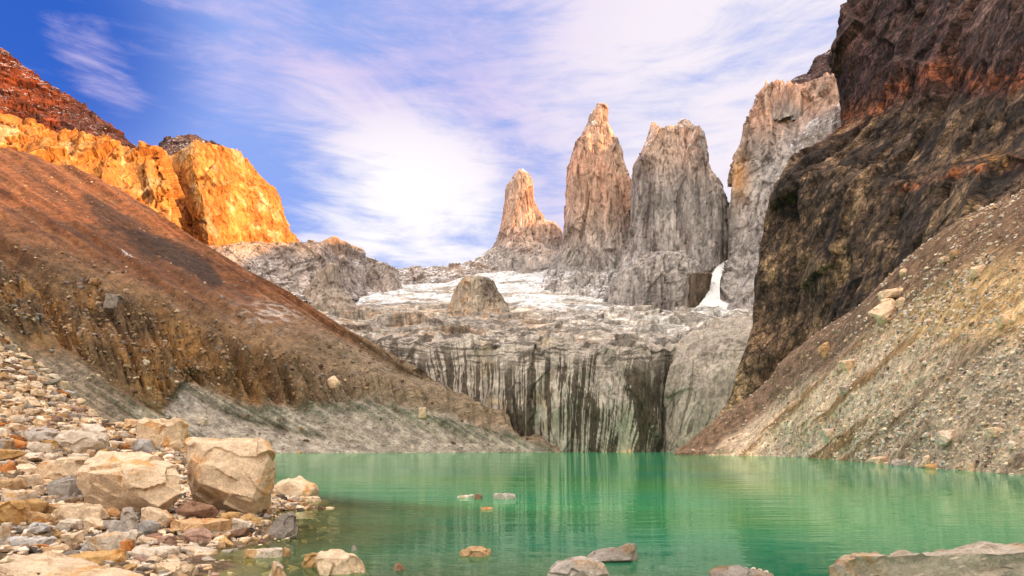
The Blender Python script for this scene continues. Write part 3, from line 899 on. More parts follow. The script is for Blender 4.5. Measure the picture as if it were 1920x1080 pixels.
tag(link_obj('granite_buttress', me, M_streak), 'smooth rounded pale granite buttress between the black slot and the dark cliff', 'buttress', kind='structure')

# ------------------------------------------------------------------ polished shelf above the cliff, rising to the towers
bx_ = [430, 560, 680, 800, 920, 1040, 1160, 1280, 1400, 1520]
S_rows = [
    [W(x, y + 4, Y) for x, y, Y in zip(bx_, [640, 617, 633, 643, 640, 639, 645, 655, 640, 640], [690, 640, 590, 552, 532, 524, 526, 560, 640, 640])],
    [W(x, y, Y) for x, y, Y in zip(bx_, [618, 606, 616, 622, 621, 620, 622, 626, 606, 604], [720, 690, 650, 615, 600, 590, 590, 610, 660, 660])],
    [W(x, y, Y) for x, y, Y in zip(bx_, [592, 592, 596, 601, 601, 600, 602, 606, 594, 594], [800, 780, 750, 730, 720, 715, 710, 715, 730, 730])],
    [W(x, y, Y) for x, y, Y in zip(bx_, [575, 575, 577, 580, 580, 580, 584, 590, 586, 586], [920, 900, 880, 870, 860, 850, 840, 830, 820, 800])],
    [W(x, y, Y) for x, y, Y in zip(bx_, [560, 562, 566, 566, 562, 562, 572, 580, 579, 579], [1020, 1000, 980, 980, 980, 970, 950, 930, 900, 880])],
    [W(x, y, Y) for x, y, Y in zip(bx_, [545, 545, 545, 545, 535, 534, 555, 568, 570, 570], [1150, 1140, 1130, 1130, 1140, 1120, 1090, 1050, 1000, 980])],
    [W(x, y, Y) for x, y, Y in zip(bx_, [520, 520, 522, 522, 505, 500, 520, 545, 556, 560], [1350, 1350, 1350, 1340, 1340, 1320, 1260, 1200, 1120, 1080])],
]
S = loft(S_rows, 520, 300)
spx, spy = proj(S)
nS = normals(S)
nS *= np.sign(nS[..., 2].mean())
e1, eid, eb = facets(S, 34, 141, (1.6, 1.2, 1))
frontk = sstep(spy, 565, 600)
S = S + nS * ((6.5 * e1 + 12.0 * fbm(S, 70, 5, 142, 0.55) + 3.0 * fbm(S, 9, 4, 143, 0.6) - 1.5 * sstep(0.08, eb, 0)) * (0.55 + 0.45 * frontk) * sstep(np.linspace(0, 1, S.shape[0])[:, None], 0.0, 0.14))[..., None]
k1 = fbm(S, 45, 4, 144)
k2 = fbm(S, 5, 4, 145, 0.65)
k3 = fbm(S, 16, 4, 146, 0.6, (2.2, 1, 1))
cSf = lerp((0.36, 0.315, 0.27), (0.56, 0.50, 0.43), 0.5 + 0.8 * k1 + 0.4 * k2)
cSf = lerp(cSf, (0.52, 0.36, 0.24), sstep(k1 + 0.5 * k3, -0.05, 0.25) * (1 - sstep(spx, 1100, 1250)) * 0.8)
cSf = lerp(cSf, (0.10, 0.085, 0.07), sstep(k3 + 0.4 * k2, 0.10, 0.26) * (0.5 + 0.5 * sstep(spy, 590, 640)) * 0.85)
ledge = sstep(fbm(np.stack([spx / 60, spy / 6.5, 0 * spx], -1), 1, 4, 130, 0.6), 0.0, 0.16) * sstep(spy, 600, 626) * (1 - sstep(spx, 950, 1250))
cSf = lerp(cSf, (0.085, 0.07, 0.055), ledge * 0.75)
ice = sstep(k1 * 0.5 + k3 * 0.5 + 0.55 * k2, -0.10, 0.22) * sstep(spx, 960, 1110) * sstep(636 + (spx - 1250) * 0.02 - spy + 20 * k1, -8, 25)
cSf = lerp(cSf, (0.66, 0.66, 0.64), np.clip(ice, 0, 1) * 0.85)
# permanent snow: lies in the hollows of the shelf
sn_l = sstep(573 + np.interp(spx, [620, 720, 850], [-6, 2, -8]) - spy + 14 * k1 + 9 * k3, -1, 3) * sstep(spx, 632, 648) * (1 - sstep(spx + 3 * k1, 842, 856))
sn_m = sstep(np.interp(spx, [900, 1000, 1100, 1300], [570, 577, 580, 584]) - spy + 22 * k1 + 14 * k3 + 5 * k2, -2, 5) * sstep(spx, 885, 925)
rockhole = sstep(k3 + 0.6 * k1, 0.34, 0.42)
cSf = joints(cSf, S, 26, 148, (2.2, 1.3, 1), 0.45, 0.6, 0.05)
cSf = joints(cSf, S, 8, 149, (2.0, 1.2, 1), 0.35, 0.5, 0.06)
snow = np.clip(sn_l + sn_m, 0, 1)
sn_far = sstep(560 - spy + 16 * k1 + 8 * k3, 0, 4) * sstep(spx, 640, 660)
snow = np.maximum(snow, sn_far)
cSf = cSf * (1 + 0.6 * k2[..., None])
isl = fbm(S, 42, 3, 160, 0.5, (1.8, 1, 1))
snow = snow * (1 - 0.9 * sstep(isl + 0.25 * k3, 0.0, 0.07) * sstep(spx, 1010, 1080)) * (1 - 0.9 * sstep(isl + 0.2 * k3, 0.17, 0.23))
cSf = lerp(cSf, lerp((0.68, 0.70, 0.72), (0.76, 0.76, 0.77), np.clip(0.5 + k1 + k2, 0, 1)), snow)
me = raw_mesh('polished_shelf', S.reshape(-1, 3), grid_faces(*S.shape[:2]), np.clip(cSf, 0.01, 0.9))
tag(link_obj('polished_shelf', me, M_slab), 'pale glacier polished rock shelf with old snow below the granite towers', 'rock shelf', kind='structure')


# ------------------------------------------------------------------ granite towers
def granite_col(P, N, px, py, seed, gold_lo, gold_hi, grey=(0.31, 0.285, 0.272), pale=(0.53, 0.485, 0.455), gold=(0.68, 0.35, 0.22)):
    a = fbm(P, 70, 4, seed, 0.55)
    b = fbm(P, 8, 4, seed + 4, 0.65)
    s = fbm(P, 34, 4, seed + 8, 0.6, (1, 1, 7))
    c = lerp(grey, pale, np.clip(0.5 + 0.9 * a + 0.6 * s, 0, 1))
    g = sstep(gold_lo - py + 40 * a + 50 * s, 0, gold_lo - gold_hi)  # low-sun glow painted into the upper rock, partly its natural colour change
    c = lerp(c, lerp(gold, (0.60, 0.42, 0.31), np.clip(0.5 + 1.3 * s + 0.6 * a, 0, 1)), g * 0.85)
    c = lerp(c, (0.17, 0.135, 0.12), sstep(-s - 0.3 * a, 0.17, 0.34) * 0.5)
    s2 = fbm(P, 9, 3, seed + 12, 0.6, (1, 1, 12))
    c = lerp(c, (0.19, 0.15, 0.13), sstep(s2 + 0.6 * a, 0.22, 0.42) * 0.45)
    c = joints(c, P, 15, seed + 15, (1, 1, 5.5), 0.25, 0.5, 0.06)
    kk = fbm(P, 26, 3, seed + 17, 0.5, (1, 1, 15), ridged=True)
    c = c * (1 - 0.6 * sstep(kk, 0.72, 0.92))[..., None]
    return c * (1 + 0.22 * b[..., None]), a, b, s


def add_snow(c, N, P, seed, px, py, zone, amount=0.16):
    """snow that lies on ledges: where the rock is flat enough, inside a zone"""
    n = fbm(P, 6, 4, seed, 0.65)
    n = n + 0.9 * fbm(P, 40, 3, seed + 3)
    m = sstep(np.abs(N[..., 2]) + 0.55 * n, 0.66 - amount, 0.76 - amount) * sstep(zone, 0.05, 0.5)
    return lerp(c, (0.72, 0.72, 0.74), np.clip(m, 0, 1))


def rock_disp(P, N, seed, big, s=1.0, zst=2.4, flute=1.0):
    a, ida, ba = facets(P, big, seed, (1, 1, zst))
    b, idb, bb = facets(P + 0.12 * big * fbm(P, big * 0.3, 2, seed + 1)[..., None], big * 0.30, seed + 2, (1, 1, zst * 1.7))
    k = fbm(P, big * 0.42, 4, seed + 3, 0.55, (1, 1, 10), ridged=True)
    fl = fbm(P, big * 0.16, 4, seed + 6, 0.6, (1, 1, 9))
    d = big * (0.16 * a + 0.075 * b + flute * (0.03 * fl - 0.10 * sstep(k, 0.62, 0.92)) - 0.04 * sstep(0.08, ba, 0) * flute + 0.035 * fbm(P, big * 0.2, 4, seed + 5, 0.6, (1, 1, 1.6)))
    return P + N * (d * s)[..., None]


def ring_rock(name, prof, Y0, depth, seed, nu=300, nv=300, big=50, mat=None, gold=(520, 380), parent=None, expo=2.6, snowz=None, yaw=0.0, lean=0.0, col=None, zst=4.0):
    """free-standing tower: photo profile (y, left, right) lofted as rings of real depth round distance Y0"""
    pr = np.array(prof, float)
    pr = pr[np.argsort(-pr[:, 0])]
    lw = pr[0]
    pr = np.concatenate([[[lw[0] + 35, lw[1] - (lw[2] - lw[1]) * 0.06, lw[2] + (lw[2] - lw[1]) * 0.06]], pr])
    t_ = pr[:, 0].max() - pr[:, 0]
    T = np.linspace(0, t_.max(), nv)
    py = pr[:, 0].max() - T
    xl, xr = np.interp(T, t_, pr[:, 1]), np.interp(T, t_, pr[:, 2])
    th = np.linspace(0, 2 * math.pi, nu, endpoint=False)
    cx, hw = ((xl + xr) / 2)[:, None], ((xr - xl) / 2)[:, None]
    c_, s_ = np.cos(th + yaw)[None], np.sin(th + yaw)[None]
    rr = (np.abs(c_) ** expo + np.abs(s_) ** expo) ** (-1 / expo)
    ex = c_ * rr
    ex = ex / np.abs(ex).max()
    ey = s_ * rr
    hwm = hw / F * Y0
    Y = Y0 + ey * np.minimum(hwm * depth, 150) + (lean * (pr[:, 0].max() - py))[:, None]
    X = (cx + hw * ex - CX) / F * Y0 * (0.5 + 0.5 * Y / Y0)
    Z = CH + (HY - py)[:, None] / F * Y0 + 0 * X
    P = np.stack([X, Y, Z], -1)
    N = normals(P, True)
    ctr = P.mean(1, keepdims=True)
    N *= np.sign(((P - ctr) * N).sum(-1).mean())
    taper = np.clip(hwm / (big * 1.3), 0.14, 1) * np.ones_like(X)
    P = rock_disp(P, N, seed, big, taper, zst)
    px, pyy = proj(P)
    N2 = normals(P, True)
    if col is None:
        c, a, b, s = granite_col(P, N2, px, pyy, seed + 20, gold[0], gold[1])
    else:
        c = col(P, px, pyy)
    if snowz:
        c = add_snow(c, N2, P, seed + 40, px, pyy, snowz(px, pyy))
    P = np.concatenate([P, np.repeat(P[-1:].mean(1, keepdims=True) + (0, 0, 1.0), nu, 1)], 0)
    c = np.concatenate([c, c[-1:]], 0)
    me = raw_mesh(name, P.reshape(-1, 3), grid_faces(P.shape[0], nu, True), np.clip(c, 0.01, 0.9))
    return link_obj(name, me, mat or M_granite, parent)


T0 = [(318, 972, 982), (324, 967, 987), (330, 962, 992), (338, 957, 996), (346, 951, 997), (356, 948, 997), (375, 947, 1002), (392, 944, 1008), (404, 943, 1014),
      (420, 941, 1022), (436, 938, 1030), (452, 932, 1040), (470, 922, 1052), (486, 902, 1062), (498, 884, 1072), (512, 866, 1085)]
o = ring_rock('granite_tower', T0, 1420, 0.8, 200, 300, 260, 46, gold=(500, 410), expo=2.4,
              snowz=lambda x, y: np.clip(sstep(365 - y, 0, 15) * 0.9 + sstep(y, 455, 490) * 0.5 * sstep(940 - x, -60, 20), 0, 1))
tag(o, 'smallest pointed granite tower, alone left of the two tall ones', 'rock tower', 'granite towers')
o2 = ring_rock('rock_shoulder', [(417, 1012, 1030), (421, 1004, 1042), (428, 996, 1049), (438, 990, 1053), (452, 985, 1053), (466, 975, 1050), (490, 965, 1048), (512, 945, 1055)],
               1412, 0.9, 230, 200, 140, 34, gold=(470, 420), parent=o)
T1 = [(198, 1119, 1136), (203, 1115, 1139), (212, 1108, 1140), (220, 1103, 1141), (234, 1100, 1143), (242, 1096, 1147), (252, 1088, 1151), (264, 1083, 1156), (270, 1075, 1159), (290, 1070, 1165),
      (308, 1066, 1168), (330, 1064, 1174), (348, 1063, 1181), (370, 1062, 1187), (400, 1062, 1191), (430, 1060, 1194), (455, 1056, 1196), (480, 1046, 1198), (505, 1032, 1200), (530, 1018, 1205), (555, 1004, 1215), (590, 985, 1235)]
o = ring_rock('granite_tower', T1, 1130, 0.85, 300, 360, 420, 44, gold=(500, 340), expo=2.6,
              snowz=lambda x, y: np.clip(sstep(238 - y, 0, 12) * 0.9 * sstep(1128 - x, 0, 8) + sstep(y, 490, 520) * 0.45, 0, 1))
tag(o, 'tallest slender granite tower with a golden pointed top', 'rock tower', 'granite towers')
T2 = [(258, 1214, 1317), (268, 1211, 1321), (280, 1207, 1324), (296, 1201, 1328), (312, 1190, 1331), (328, 1185, 1337), (340, 1184, 1344), (356, 1184, 1351), (372, 1184, 1358), (388, 1184, 1363),
      (420, 1184, 1366), (450, 1180, 1368), (480, 1172, 1368), (505, 1160, 1366), (530, 1148, 1362), (556, 1138, 1352), (585, 1125, 1345), (610, 1115, 1340)]
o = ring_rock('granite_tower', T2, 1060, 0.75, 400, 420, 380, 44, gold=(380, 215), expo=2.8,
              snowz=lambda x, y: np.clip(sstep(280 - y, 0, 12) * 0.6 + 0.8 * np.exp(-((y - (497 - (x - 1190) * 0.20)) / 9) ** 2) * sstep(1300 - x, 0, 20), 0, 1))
tag(o, 'broad granite tower with a twin summit and a deep vertical notch', 'rock tower', 'granite towers')
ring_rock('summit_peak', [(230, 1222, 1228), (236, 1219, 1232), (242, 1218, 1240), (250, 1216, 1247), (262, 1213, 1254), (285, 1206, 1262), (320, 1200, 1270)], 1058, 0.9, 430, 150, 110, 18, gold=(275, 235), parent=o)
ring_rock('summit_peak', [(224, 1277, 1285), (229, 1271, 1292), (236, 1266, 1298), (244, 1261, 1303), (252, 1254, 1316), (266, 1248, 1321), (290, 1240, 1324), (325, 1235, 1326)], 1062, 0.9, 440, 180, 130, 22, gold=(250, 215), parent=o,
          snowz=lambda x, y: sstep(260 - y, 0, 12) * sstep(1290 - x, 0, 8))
# apron block at the foot of the broad tower
o = ring_rock('rock_apron', [(478, 1222, 1262), (486, 1196, 1290), (498, 1174, 1306), (515, 1156, 1316), (535, 1144, 1320), (556, 1136, 1318), (580, 1128, 1312), (612, 1120, 1306)], 985, 0.7, 450, 260, 170, 34, gold=(300, 200))
tag(o, 'low rounded grey granite apron at the foot of the broad twin tower', 'rock outcrop')


def darkcol(P, px, py):
    a = fbm(P, 14, 4, 470)
    b = fbm(P, 3, 4, 471, 0.65)
    return lerp((0.10, 0.08, 0.06), (0.21, 0.16, 0.115), np.clip(0.5 + a + 0.5 * b, 0, 1))


o = ring_rock('dark_outcrop', [(513, 1300, 1332), (518, 1289, 1334), (530, 1287, 1331), (550, 1287, 1326), (572, 1285, 1318), (595, 1284, 1312)], 940, 0.9, 460, 160, 110, 18, col=darkcol)
tag(o, 'small dark square rock outcrop beside the steep snow gully', 'rock outcrop')


def knobcol(P, px, py):
    a = fbm(P, 14, 4, 480)
    b = fbm(P, 3, 4, 481, 0.65)
    c = lerp((0.38, 0.31, 0.235), (0.52, 0.44, 0.35), np.clip(0.5 + a + 0.5 * b, 0, 1))
    c = lerp(c, (0.50, 0.30, 0.14), sstep(a + 0.3 * b, 0.0, 0.35) * (1 - sstep(px, 868, 890)) * 0.8)
    return lerp(c, (0.15, 0.12, 0.095), sstep(px, 896, 912) * (1 - sstep(py, 552, 575)) * 0.8)


o = ring_rock('rock_outcrop', [(519, 872, 890), (524, 866, 917), (530, 861, 926), (540, 856, 932), (552, 852, 937), (566, 848, 945), (580, 844, 955), (598, 838, 965)], 860, 0.8, 490, 220, 150, 22, col=knobcol)
tag(o, 'tan rock knob with a blocky left face in front of the central snow', 'rock outcrop')


def knob2col(P, px, py):
    a = fbm(P, 14, 4, 482)
    b = fbm(P, 3, 4, 483, 0.65)
    return lerp((0.30, 0.245, 0.20), (0.43, 0.36, 0.30), np.clip(0.5 + a + 0.5 * b, 0, 1))


o = ring_rock('rock_outcrop', [(495, 612, 632), (500, 606, 634), (510, 598, 633), (525, 588, 634), (542, 578, 642), (560, 565, 658), (585, 550, 680)], 880, 0.8, 495, 200, 150, 22, col=knob2col)
tag(o, 'grey brown rock knob with a dark crack left of the snow hollow', 'rock outcrop')


# ------------------------------------------------------------------ walls built as lofted faces
def wall(name, rows, nu, nv, mat, big, seed, colf, backs, scale=1.0, zst=2.0, straight=True, parent=None, fine=1.0):
    P = loft(rows, nu, nv, straight=straight)
    N = face_cam(P, normals(P))
    P = rock_disp(P, N, seed, big, scale, zst)
    P = P + N * (fine * fbm(P, big * 0.12, 4, seed + 9, 0.6))[..., None]
    px, py = proj(P)
    N2 = normals(P)
    c = colf(P, N2, px, py)
    if backs:
        nb = len(backs)
        P = close_back(P, backs)
        c = np.concatenate([c, np.repeat(c[-1:], nb, 0)], 0)
    me = raw_mesh(name, P.reshape(-1, 3), grid_faces(*P.shape[:2]), np.clip(c, 0.01, 0.9))
    return link_obj(name, me, mat, parent)


# right granite wall behind the dark cliff
def wcol(P, N, px, py):
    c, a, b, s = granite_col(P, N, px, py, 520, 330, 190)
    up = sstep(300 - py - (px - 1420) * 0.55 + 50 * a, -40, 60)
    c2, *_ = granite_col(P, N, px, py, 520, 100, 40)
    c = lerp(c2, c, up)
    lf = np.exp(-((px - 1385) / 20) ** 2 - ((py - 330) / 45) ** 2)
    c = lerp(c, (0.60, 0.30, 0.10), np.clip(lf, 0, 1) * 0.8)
    z = np.exp(-((py - (262 - (px - 1500) * 0.62)) / 9) ** 2) * sstep(px, 1470, 1500) + np.exp(-((py - (220 - (px - 1540) * 0.62)) / 6) ** 2) * sstep(px, 1500, 1530)
    return add_snow(c, N, P, 560, px, py, np.clip(z, 0, 1), 0.30)


T4L = [(590, 1322, 930), (560, 1336, 940), (520, 1352, 955), (470, 1364, 965), (420, 1366, 970), (375, 1367, 975), (328, 1370, 980), (296, 1378, 985), (264, 1390, 990), (240, 1392, 993), (208, 1407, 997), (192, 1416, 1000), (174, 1428, 1003), (162, 1438, 1006)]
tops = {1: 153, 2: 158, 3: 150, 4: 128, 5: 100, 6: 60}
T4rows = []
for i, (py, xl, Y) in enumerate(T4L):
    t_ = (590 - py) / (590 - 162)
    cols = [(xl + 10, py, Y + 140), (xl + 2, py, Y + 30), (xl, py, Y)]
    for k, xx in enumerate([1460, 1500, 1545, 1600, 1660, 1720]):
        s = (k + 1) / 6
        x2 = xl + (xx - xl) * (0.25 + 0.75 * t_) if k < 2 else xl + (xx - xl) * (0.5 + 0.5 * t_)
        tp_ = [153, 158, 140, 110, 80, 40][k]
        y2 = 590 + (tp_ - 590) * t_
        cols.append((x2, y2, Y - 170 * s ** 1.1 + 25 * t_))
    T4rows.append([W(*c) for c in cols] + [(660, 690, 180 + 440 * t_), (800, 560, 180 + 420 * t_)])  # last columns: unseen ridge, added to shade the grey ridge and tower feet
o = wall('granite_wall', T4rows, 420, 400, M_granite, 46, 500, wcol, [(1.05, 10, -8), (1.25, 60, -120), (1.5, 100, None)])
tag(o, 'high granite wall with a jagged right-rising rim half hidden by the dark cliff', 'rock wall', kind='structure')
for k_, (x0, yb, yt, w_) in enumerate([(1437, 172, 150, 5), (1456, 166, 149, 6), (1466, 165, 153, 5), (1479, 163, 150, 8), (1492, 166, 156, 6), (1416, 202, 186, 5)]):
    ring_rock('pinnacle', [(yt, x0 - 1, x0 + 1), (yt + 5, x0 - w_ * .5, x0 + w_ * .5), (yb, x0 - w_, x0 + w_), (yb + 14, x0 - w_ * 1.6, x0 + w_ * 1.8), (yb + 30, x0 - w_ * 1.8, x0 + w_ * 2.2)], 1004 - (x0 - 1437) * 0.5, 1.0, 570 + k_, 60, 50, 7, gold=(230, 180), parent=o)


def capcol(P, N, px, py):
    a = fbm(P, 20, 4, 590)
    b = fbm(P, 4, 4, 591, 0.65)
    c = lerp((0.060, 0.036, 0.038), (0.14, 0.085, 0.075), np.clip(0.5 + a + 0.6 * b, 0, 1))
    return add_snow(c, N, P, 592, px, py, np.ones_like(a), -0.16)


rowsC = [[W(1478, 160, 1010), W(1500, 160, 1005), W(1525, 160, 1000), W(1560, 150, 990), W(1640, 130, 960)],
         [W(1482, 150, 1030), W(1500, 148, 1028), W(1525, 138, 1020), W(1560, 118, 1010), W(1640, 90, 980)],
         [W(1483, 152, 1050), W(1494, 141, 1050), W(1516, 141, 1046), W(1526, 110, 1040), W(1640, 40, 1000)],
         [W(1484, 153, 1060), W(1496, 142, 1060), W(1518, 138, 1056), W(1527, 108, 1050), W(1640, 20, 1010)]]
rowsC[2] = [W(1483, 153, 1050), W(1494, 143, 1050), W(1517, 137, 1046), W(1530, 112, 1040), W(1553, 96, 1030)]
rowsC[1] = [W(1482, 155, 1030), W(1498, 150, 1028), W(1522, 146, 1020), W(1545, 132, 1012), W(1590, 110, 1000)]
rowsC[0] = [W(1478, 166, 1010), W(1500, 166, 1005), W(1525, 166, 1000), W(1560, 160, 990), W(1600, 150, 980)]
rowsC[3] = [W(1485, 153, 1056), W(1496, 143, 1056), W(1519, 136, 1052), W(1532, 110, 1048), W(1572, 88, 1040)]
o = wall('dark_rock_cap', rowsC, 160, 90, M_granite, 18, 580, capcol, [(1.05, 6, -30), (1.1, 10, -120)], 1.0, 1.2)
tag(o, 'jagged dark maroon rock cap on the rim of the granite wall', 'rock cap')

# steep snow gully between the broad tower and the wall
Gs = [[W(1290, 586, 905), W(1340, 586, 895), W(1420, 590, 880)], [W(1312, 570, 915), W(1340, 570, 908), W(1420, 582, 890)], [W(1326, 548, 935), W(1337, 549, 930), W(1352, 566, 915)],
      [W(1331, 525, 955), W(1341, 525, 950), W(1350, 530, 945)], [W(1338, 508, 980), W(1349, 506, 976), W(1357, 508, 972)], [W(1348, 494, 1010), W(1358, 490, 1006), W(1366, 486, 1004)]]
o = wall('snow_gully', Gs, 90, 120, M_snow, 14, 600, lambda P, N, px, py: lerp((0.74, 0.78, 0.80), (0.84, 0.84, 0.85), 0.5 + 0.5 * fbm(P, 10, 3, 601)), None, 0.5, 1.0, fine=0.6)
tag(o, 'narrow tongue of snow climbing the gully between tower and right wall', 'snow', kind='structure')

# grey ridges at the head of the valley
def ridgecol(seed, warm_top=None):
    def f(P, N, px, py):
        a = fbm(P, 50, 4, seed)
        b = fbm(P, 7, 4, seed + 1, 0.65)
        s = fbm(P, 20, 4, seed + 2, 0.6, (1, 1, 4))
        c = lerp((0.28, 0.225, 0.20), (0.46, 0.39, 0.345), np.clip(0.5 + 0.8 * a + 0.5 * s, 0, 1))
        if warm_top is not None:
            c = lerp(c, (0.42, 0.285, 0.20), sstep(warm_top - py + 20 * a, -10, 20) * 0.8)
        c = lerp(c, (0.13, 0.10, 0.09), sstep(-s - 0.4 * b, 0.18, 0.45) * 0.6)
        c = joints(c, P, 20, seed + 8, (1, 1, 2.2), 0.35, 0.55, 0.05)
        c = c * (1 + 0.25 * b[..., None])
        return add_snow(c, N, P, seed + 5, px, py, sstep(py, 470, 500) * (1 - sstep(px, 560, 620)) * 0.4 + sstep(px, 640, 700) * 0.9, -0.06)
    return f


rowsD = [[W(420, 620, 900), W(500, 590, 930), W(560, 566, 960), W(610, 572, 980), W(640, 560, 1010), W(690, 560, 1050), W(740, 566, 1080), W(775, 566, 1100)],
         [W(400, 540, 960), W(480, 530, 990), W(550, 535, 1010), W(605, 530, 1040), W(640, 528, 1065), W(690, 543, 1090), W(735, 553, 1110), W(775, 560, 1120)],
         [W(390, 490, 1000), W(475, 485, 1020), W(550, 490, 1050), W(605, 492, 1070), W(650, 498, 1090), W(695, 510, 1110), W(735, 530, 1120), W(765, 548, 1130)],
         [W(385, 462, 1030), W(470, 462, 1050), W(556, 462, 1080), W(600, 468, 1090), W(650, 478, 1110), W(690, 490, 1120), W(728, 503, 1130), W(752, 535, 1135)],
         [W(380, 452, 1060), W(470, 453, 1080), W(562, 456, 1100), W(598, 453, 1110), W(628, 444, 1120), W(672, 467, 1130), W(700, 486, 1140), W(745, 504, 1145)]]
for r_ in rowsD:
    for q in range(len(r_)):
        ppx = CX + r_[q][0] / r_[q][1] * F
        ppy = HY - (r_[q][2] - CH) / r_[q][1] * F
        r_[q] = W(ppx, ppy, r_[q][1] - 130 * (1 - sstep(ppx, 600, 690)))
o = wall('grey_ridge', rowsD, 380, 240, M_granite, 40, 610, ridgecol(620, 478), [(1.04, -5, -6), (1.2, 0, -90), (1.4, 0, None)], 0.8, 1.5)
tag(o, 'grey rock ridge with a small notched summit left of the valley head', 'ridge', kind='structure')
ring_rock('summit_peak', [(443, 624, 628), (446, 618, 633), (450, 612, 637), (456, 604, 645), (470, 586, 668), (490, 566, 690), (540, 540, 720)], 1150, 0.45, 640, 110, 90, 12, gold=(470, 440), parent=o)
rowsE = [[W(690, 585, 1130), W(760, 580, 1160), W(840, 578, 1180), W(900, 575, 1200), W(960, 570, 1220)],
         [W(700, 548, 1200), W(765, 552, 1210), W(835, 556, 1225), W(900, 545, 1240), W(960, 530, 1260)],
         [W(715, 520, 1240), W(772, 522, 1250), W(835, 524, 1260), W(900, 515, 1280), W(960, 505, 1300)],
         [W(735, 501, 1290), W(780, 498, 1300), W(835, 497, 1310), W(885, 490, 1320), W(960, 486, 1340)]]
o = wall('far_ridge', rowsE, 260, 160, M_granite, 36, 650, ridgecol(660, 505), [(1.04, -5, -6), (1.2, 0, -90), (1.4, 0, None)], 0.75, 1.5)
tag(o, 'low snow flecked far ridge under the white cloud between cliffs and towers', 'ridge', kind='structure')

# orange sunlit cliffs on the left
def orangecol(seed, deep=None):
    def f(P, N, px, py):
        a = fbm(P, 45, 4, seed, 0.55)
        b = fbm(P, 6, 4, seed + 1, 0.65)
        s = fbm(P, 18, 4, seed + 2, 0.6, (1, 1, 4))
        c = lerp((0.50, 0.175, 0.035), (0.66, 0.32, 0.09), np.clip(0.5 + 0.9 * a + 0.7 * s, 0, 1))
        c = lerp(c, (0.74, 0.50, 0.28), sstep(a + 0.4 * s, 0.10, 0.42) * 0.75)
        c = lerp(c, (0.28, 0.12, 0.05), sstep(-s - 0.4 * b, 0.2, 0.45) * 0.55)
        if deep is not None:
            c = lerp(c, (0.40, 0.105, 0.014), deep(px, py, a) * 0.85)  # shade of the plane turned from the sun, put into the colour
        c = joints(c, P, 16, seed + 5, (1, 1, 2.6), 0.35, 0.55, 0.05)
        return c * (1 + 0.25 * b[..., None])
    return f


rowsO = [
    [W(300, 470, 940), W(345, 480, 915), W(390, 500, 895), W(440, 500, 945), W(500, 496, 990), W(555, 500, 1040), W(610, 500, 1090)],
    [W(304, 405, 950), W(340, 420, 925), W(391, 445, 905), W(440, 452, 950), W(495, 452, 998), W(545, 456, 1045), W(575, 462, 1090)],
    [W(306, 370, 955), W(335, 380, 930), W(384, 395, 912), W(435, 410, 955), W(485, 412, 1002), W(531, 415, 1048), W(545, 430, 1090)],
    [W(307, 335, 960), W(330, 335, 938), W(374, 345, 920), W(428, 362, 960), W(478, 368, 1006), W(519, 370, 1050), W(524, 380, 1090)],
    [W(309, 312, 965), W(328, 308, 948), W(364, 316, 928), W(420, 322, 965), W(462, 330, 1010), W(500, 345, 1052), W(516, 354, 1090)],
    [W(311, 302, 968), W(334, 288, 955), W(364, 276, 940), W(412, 288, 972), W(452, 292, 1014), W(474, 320, 1055), W(492, 342, 1090)],
    [W(313, 298, 970), W(340, 284, 960), W(366, 263, 948), W(410, 275, 980), W(449, 277, 1018), W(462, 306, 1058), W(482, 326, 1090)],
]
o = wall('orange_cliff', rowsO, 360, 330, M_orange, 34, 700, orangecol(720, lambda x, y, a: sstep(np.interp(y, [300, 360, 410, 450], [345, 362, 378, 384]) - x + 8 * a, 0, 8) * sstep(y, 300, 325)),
         [(1.03, 2, -4), (1.2, 0, -70), (1.4, -50, None)], 0.9, 1.6)
tag(o, 'glowing orange cliff block with a vertical edge on the left skyline', 'cliff', kind='structure')
rowsK = [[W(296, 300, 1010), W(330, 300, 1010), W(365, 290, 1010), W(425, 292, 1020)],
         [W(300, 280, 1040), W(332, 276, 1040), W(366, 268, 1040), W(425, 284, 1040)],
         [W(302, 276, 1060), W(309, 260, 1060), W(345, 258, 1060), W(420, 279, 1060)],
         [W(301, 273, 1070), W(311, 260, 1070), W(366, 251, 1070), W(418, 277, 1070)]]
o = wall('dark_rock_cap', rowsK, 130, 80, M_granite, 18, 740, capcol, [(1.04, 0, -20), (1.1, 0, -100)], 1.0, 1.2)
tag(o, 'jagged dark maroon rock cap behind the orange cliff block', 'rock cap')

rowsP = [
    [W(-260, 400, 640), W(-60, 350, 700), W(30, 335, 715), W(100, 340, 725), W(160, 360, 735), W(220, 400, 742), W(275, 430, 748), W(325, 470, 756), W(350, 490, 800)],
    [W(-260, 330, 680), W(-60, 300, 722), W(30, 300, 735), W(100, 310, 745), W(160, 330, 752), W(218, 352, 760), W(270, 380, 764), W(321, 415, 766), W(345, 440, 810)],
    [W(-260, 280, 710), W(-60, 262, 740), W(28, 262, 752), W(85, 272, 762), W(138, 300, 768), W(200, 308, 775), W(255, 325, 778), W(318, 360, 780), W(336, 380, 820)],
    [W(-260, 240, 740), W(-60, 235, 765), W(26, 228, 775), W(80, 236, 782), W(128, 246, 788), W(190, 270, 792), W(245, 280, 794), W(306, 308, 794), W(322, 330, 830)],
    [W(-260, 225, 760), W(-60, 225, 780), W(24, 222, 790), W(74, 230, 796), W(120, 236, 800), W(182, 257, 806), W(235, 269, 808), W(294, 279, 806), W(312, 300, 840)],
]
o = wall('orange_spur', rowsP, 420, 260, M_orange, 52, 760, orangecol(780), [(1.04, -4, 0), (1.2, -20, -40), (1.4, -60, None)], 1.5, 3.0)
tag(o, 'row of orange rock ribs along the top of the brown scree slope', 'cliff', kind='structure')


